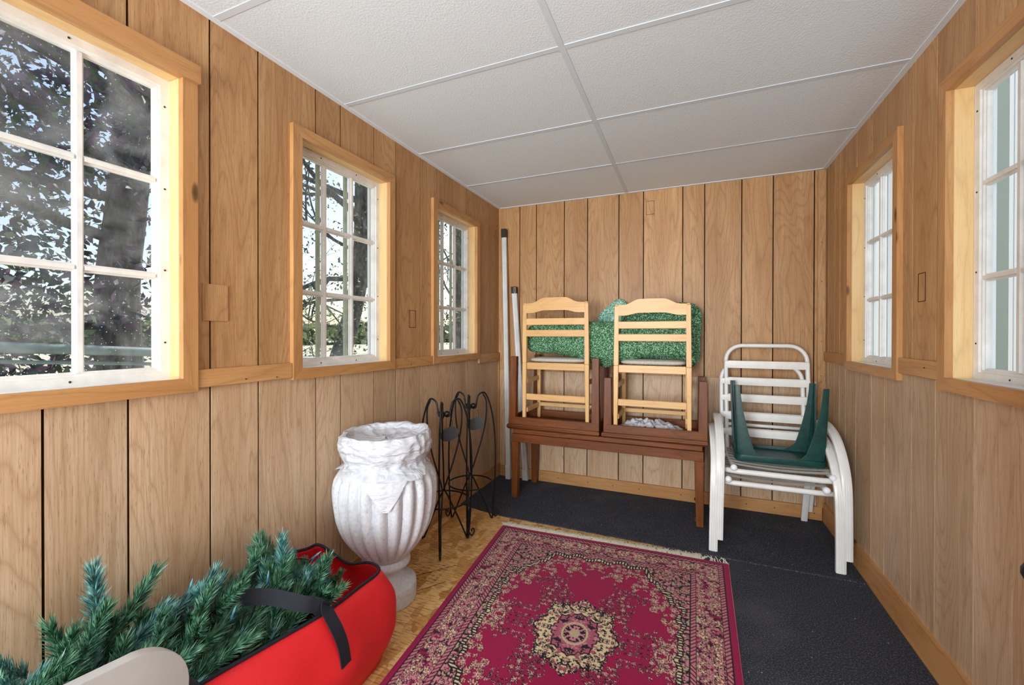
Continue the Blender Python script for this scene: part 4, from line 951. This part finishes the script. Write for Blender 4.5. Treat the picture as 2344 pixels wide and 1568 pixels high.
def lights():
    r = root('string_light', (.2, -2.6, .4), 'blue-tipped miniature light string tangled in the fir branches', 'string light')
    for (x, y, z, d) in [(.14, -2.60, .445, (.1, .2, 1)), (.20, -2.33, .425, (-.4, -.5, .6)), (.30, -2.29, .43, (.5, .4, .5)), (.16, -2.80, .455, (0, 0, 1)), (.17, -2.93, .47, (.5, .5, -.3)), (.36, -2.62, .43, (.2, .3, 1)), (.30, -2.46, .43, (-.2, .3, .9))]:
        d = Vector(d).normalized(); p = Vector((x, y, z)); b_ = MB().tube([p, p + d * .018], [.0042, .0046], 8).build('bulb_socket', 'bulb_base', r, smooth=True)
        MB().tube([p + d * .018, p + d * .030, p + d * .046], [.0034, .0036, .0006], 8).build('bulb', 'bulb_blue', b_, smooth=True)
    MB().tube(spline([(.17, -2.93, .465), (.15, -2.86, .44), (.16, -2.80, .455), (.12, -2.76, .47), (.10, -2.70, .44), (.14, -2.60, .44), (.22, -2.5, .41), (.20, -2.33, .42), (.30, -2.29, .425), (.36, -2.45, .41), (.36, -2.62, .425)], 6), .0014, 5).build('wire', 'webbing', r)
lights()

# ------------------------------------------------------------ beige plastic chair by the camera (only its back top shows)
def resin_chair():
    r = root('plastic_chair', (1.05, -3.28, 0), 'beige moulded plastic chair, only its rounded back visible before the red bag', 'chair')
    yf, yn, zt = -3.02, -3.50, .812; xb = .872; cyb = (yf + yn) / 2; hw = (yf - yn) / 2
    def prof(y):     # top edge height by position: gently crowned with round shoulders
        q = abs(y - cyb) / hw; return q
    # outline of the back in (y,z)
    outl = []
    a = .075
    for t in np.linspace(0, PI / 2, 10): outl.append((yf - a + a * math.cos(t), zt - a + a * math.sin(t) - .004))
    for t in np.linspace(.05, .95, 12): outl.append((yf - a - (2 * hw - 2 * a) * t, zt - .004 + .012 * math.sin(PI * t)))
    for t in np.linspace(PI / 2, PI, 10): outl.append((yn + a + a * math.cos(t), zt - a + a * math.sin(t) - .004))
    outl += [(yn + .02, .43), (yf - .02, .43)]
    hole = [(yf - .105 + .05 * math.cos(t) - .03, .722 + .014 * math.sin(t)) for t in np.linspace(0, 2 * PI, 24)[:-1]]
    import bmesh
    bm = bmesh.new()
    def ringm(pts, x, off_=0):
        c = Vector((0, cyb, .6)); return [bm.verts.new((x + (z - .43) * -.05 - Vector((r.location.x, 0, 0)).x, y - r.location.y, z)) for y, z in pts]
    def face_with_hole(x):
        o_ = ringm(outl, x); h_ = ringm(hole, x); es = [bm.edges.new((o_[i], o_[(i + 1) % len(o_)])) for i in range(len(o_))] + [bm.edges.new((h_[i], h_[(i + 1) % len(h_)])) for i in range(len(h_))]
        bmesh.ops.triangle_fill(bm, edges=es, use_beauty=True); return o_, h_
    A, Ah = face_with_hole(xb + .014); B, Bh = face_with_hole(xb - .004)
    for P_, Q_ in ((A, B), (Ah, Bh)):
        for i in range(len(P_)): bm.faces.new((P_[i], P_[(i + 1) % len(P_)], Q_[(i + 1) % len(P_)], Q_[i]))
    bmesh.ops.recalc_face_normals(bm, faces=bm.faces); me = D.meshes.new('backrest'); bm.to_mesh(me); bm.free(); me.materials.append(MATS['beige_plastic'])
    o = D.objects.new('backrest', me); COL.objects.link(o); o.parent = r; bv = o.modifiers.new('bev', 'BEVEL'); bv.width = .006; bv.segments = 3; bv.limit_method = 'ANGLE'; bv.angle_limit = .8
    me.polygons.foreach_set('use_smooth', [True] * len(me.polygons))
    MB().box((xb - .0, yn + .02, .40), (1.28, yf - .02, .432), .008).build('seat', 'beige_plastic', r)
    for x in (xb + .03, 1.25):
        for y in (yn + .045, yf - .045): MB().frustum((x + (.02 if x > 1 else -.02), y, 0), (.035, .035), (x, y, .40), (.05, .05), .004).build('leg', 'beige_plastic', r)
    return r
resin_chair()

# ------------------------------------------------------------ outdoors
GZ = -.55
tag(box('ground', (-160, -80, GZ - .3), (20, 160, GZ), 'field'), kind='structure')
def tree(name, trunk, radii, branches, leaves, leafmats, label, leafsize=.07, group=None, canopy=None):
    base = Vector(trunk[0]); r = root(name, base, label, 'tree', group)
    MB().tube(spline(trunk, 6), [np.interp(i / (len(trunk) * 6 - 6), np.linspace(0, 1, len(radii)), radii) for i in range(len(trunk) * 6 - 5)], 14).build('trunk', 'bark', r, smooth=True)
    rs = random.Random(hash(len(branches)) + int(base.y * 10)); tips = []
    def grow(p, d, L, ra, depth, mb):
        pts = [p]; q = p.copy(); dd = d.copy()
        for i in range(5): dd = (dd + Vector((rs.gauss(0, .16), rs.gauss(0, .16), rs.gauss(0, .12) + .02))).normalized(); q = q + dd * L / 5; pts.append(q.copy()); tips.append(q.copy())
        mb.tube(pts, [ra * (1 - .14 * i) for i in range(6)], 6 if depth > 1 else 4)
        if depth > 0:
            for k in range(3):
                s_ = pts[rs.randint(2, 5)]; nd = (dd + Vector((rs.gauss(0, .7), rs.gauss(0, .7), rs.gauss(0, .55)))).normalized(); grow(s_, nd, L * .62, ra * .5, depth - 1, mb)
    for (p, d, L, ra) in branches: mb = MB(); grow(Vector(p), Vector(d).normalized(), L, ra, 3, mb); mb.build('bough', 'bark', r, smooth=True)
    for mi, lm in enumerate(leafmats):
        vs = []; fs = []; k = leaves // len(leafmats); cl = [(Vector([rs.uniform(*q) for q in canopy]) if canopy and rs.random() < .5 else rs.choice(tips)) for _ in range(max(8, k // 26))]
        for i in range(k):
            c = cl[i % len(cl)] + Vector((rs.gauss(0, .16), rs.gauss(0, .16), rs.gauss(0, .13))); a = Vector((rs.gauss(0, 1), rs.gauss(0, 1), rs.gauss(0, 1))).normalized(); b_ = a.cross(Vector((rs.gauss(0, 1), rs.gauss(0, 1), rs.gauss(0, 1)))).normalized(); s_ = leafsize * rs.uniform(.6, 1.2)
            o = len(vs); vs += [c - a * s_ * .5, c + b_ * s_ * .24 - a * s_ * .05, c + a * s_ * .55, c - b_ * s_ * .24 - a * s_ * .05]; fs.append((o, o + 1, o + 2, o + 3))
        tag(MB().add(vs, fs).build('foliage', lm, r), kind='stuff')
    return r
tree('leafy_tree', [(-2.2, -1.69, GZ), (-2.2, -1.70, .94), (-2.2, -1.71, 1.6), (-2.2, -1.66, 2.14), (-2.2, -1.62, 2.73), (-2.2, -1.58, 3.4), (-2.25, -1.5, 4.6)], [.15, .125, .115, .11, .10],
     [((-2.2, -1.7, 1.9), (.1, -1, .35), 1.5, .04), ((-2.2, -1.7, 2.4), (.1, -1, .5), 1.6, .05), ((-2.2, -1.66, 2.9), (0, -1, .2), 1.6, .05), ((-2.2, -1.7, 1.3), (-.5, -1, .1), 1.4, .03), ((-2.2, -1.7, 2.2), (-.6, -.8, .2), 1.7, .04), ((-2.2, -1.7, .8), (-.2, -1, .0), 1.3, .03), ((-2.2, -1.6, 2.6), (.1, .6, .5), 1.2, .03), ((-2.3, -1.7, .6), (-.8, -.5, .1), 1.4, .03), ((-2.2, -1.65, 3.1), (-.5, -.8, .5), 1.8, .05), ((-2.2, -1.7, .4), (.1, -.9, .1), 1.1, .02)],
     40000, ['leaf_purple', 'leaf_dark', 'leaf_green'], 'dark leafy tree with thick trunk just outside the nearest left window', .075, canopy=((-4.2, -1.6), (-3.6, -1.1), (.0, 4.6)))
tree('bare_tree', [(-3.3, 1.15, GZ), (-3.2, 1.32, .70), (-3.2, 1.46, 1.10), (-3.2, 1.66, 1.68), (-3.2, 1.82, 2.4), (-3.2, 1.86, 3.1), (-3.2, 1.87, 3.9), (-3.2, 1.9, 5)], [.16, .145, .135, .135, .13, .12],
     [((-3.2, 1.8, 2.5), (.15, -1, .0), 1.5, .03), ((-3.2, 1.75, 2.1), (.1, -1, .12), 1.6, .05), ((-3.2, 1.8, 2.9), (.0, -1, .25), 1.7, .06), ((-3.2, 1.7, 1.8), (.2, -1, -.15), 1.3, .035), ((-3.2, 1.85, 3.3), (.1, -1, .1), 1.8, .05), ((-3.2, 1.5, 1.3), (.1, -1, .2), 1.2, .02), ((-3.2, 1.9, 2.0), (.1, 1, .2), 1.5, .03), ((-3.2, 1.9, 1.4), (.3, 1, -.1), 1.3, .03), ((-3.2, 1.2, .8), (.2, -1, .1), 1.2, .02)],
     3600, ['leaf_pale', 'leaf_green'], 'sparse half-bare tree seen through the middle left window', .055, canopy=((-3.6, -2.6), (.2, 2.6), (.5, 3.8)))
tree('slender_tree', [(-5, 7.95, GZ), (-5, 7.95, .5), (-5, 7.97, 2), (-5, 7.99, 4.3), (-5, 8, 6)], [.16, .15, .12, .1],
     [((-5, 8, 2.2), (.3, -1, .3), 2.2, .04), ((-5, 8, 3.2), (.2, -1, .1), 2.4, .04), ((-5, 8, 3.0), (.4, 1, .3), 2.4, .04), ((-5, 8, 1.6), (.2, -1, .1), 1.8, .03)],
     1800, ['leaf_green'], 'slender tree seen through the farthest left window', .09)
pr_ = root('pipe_rail', (-1.3, -1.5, GZ), 'grey-green pipe rail crossing outside the left windows', 'rail')
MB().tube([(-1.3, -4.2, 1.26), (-1.3, -2.546, 1.183), (-1.3, -1.968, 1.140), (-1.3, -.942, 1.042), (-1.3, .9, .90)], .026, 12).build('top_pipe', 'pipe_grey', pr_, smooth=True)
MB().tube([(-1.3, -4.2, 1.19), (-1.3, -2.546, 1.118), (-1.3, -1.968, 1.072), (-1.3, -.942, .975), (-1.3, .9, .83)], .010, 8).build('lower_pipe', 'pipe_grey', pr_, smooth=True)
for x, y, zt in ((-1.3, -3.6, 1.22), (-1.3, .7, .90)): MB().tube([(x, y, GZ), (x, y, zt)], .024, 10).build('post', 'pipe_grey', pr_, smooth=True)
# far hedge row and pale house
def hedge(x0, y0, x1, y1, h, n, mat, label):
    vs = []; fs = []; rs = random.Random(int(x0))
    for i in range(n):
        t = rs.random(); c = Vector((x0 + (x1 - x0) * t + rs.gauss(0, 1), y0 + (y1 - y0) * t + rs.gauss(0, 1), GZ + h * rs.random() ** .8 * (.65 + .35 * nz((t * 40, 0, 0)) + .2))); a = Vector((rs.gauss(0, 1), rs.gauss(0, 1), rs.gauss(0, 1))).normalized(); b_ = a.cross(Vector((rs.gauss(0, 1), 1, rs.gauss(0, 1)))).normalized(); s_ = .7
        o = len(vs); vs += [c - a * s_, c + b_ * s_, c + a * s_, c - b_ * s_]; fs.append((o, o + 1, o + 2, o + 3))
    o = MB().add(vs, fs).build('hedge_row', mat); return tag(o, label, 'hedge', kind='stuff')
hedge(-70, -10, -40, 110, 3.6, 6000, 'leaf_pale', 'distant row of yellow-green bushes across the field')
hs_ = root('house', (-16, 0, GZ), 'pale house with low roof far beyond the nearest left window', 'house')
box('wall', (-22, -3.5, GZ), (-15, 1.5, 2.6), 'house_pale', hs_); MB().prism([(-4, 2.6), (2, 2.6), (-1, 4.0)], 0, -22.5, -14.5).build('roof', 'house_roof', hs_)
for y in (-2.4, -.4): box('window', (-14.99, y, .6), (-14.95, y + 1.0, 1.8), 'slate_blue', hs_)
# right side: neighbouring wall with vertical white siding, post and stuccoed porch
sd = root('siding_wall', (3.6, 3.0, GZ), 'white vertical-board wall outside the far right window', 'wall')
box('backing', (3.62, .45, GZ), (3.70, 7, 3.6), 'plaster', sd)
y = .45
while y < 7: MB().box((3.60, y + .006, GZ), (3.62, y + .134, 3.6)).build('siding_board', 'siding', sd); y += .14
ps = root('porch_post', (3.2, .035, GZ), 'pale green square porch post outside the near right window', 'post'); box('shaft', (3.15, -.02, GZ), (3.27, .095, 2.9), 'pale_green', ps, .004)
pw_ = root('porch_wall', (4.2, 0, GZ), 'stuccoed porch wall with slate-blue panels outside the near right window', 'wall')
box('stucco_panel', (3.9, -1.2, 2.10), (4.0, .44, 3.6), 'stucco', pw_); box('beam', (3.86, -1.2, 1.96), (4.0, .44, 2.10), 'trim_y', pw_)
box('stucco_panel', (3.9, -1.2, 1.72), (4.0, .44, 1.96), 'stucco', pw_)
z = GZ
while z < 1.70: box('slate_panel', (3.9, -1.2, z + .006), (3.98, .44, min(z + .30, 1.715)), 'slate_blue', pw_); z += .306
tag(box('ground_terrace', (W + .12, -6, GZ - .02), (8, 8, GZ + .02), 'plaster'), kind='structure')
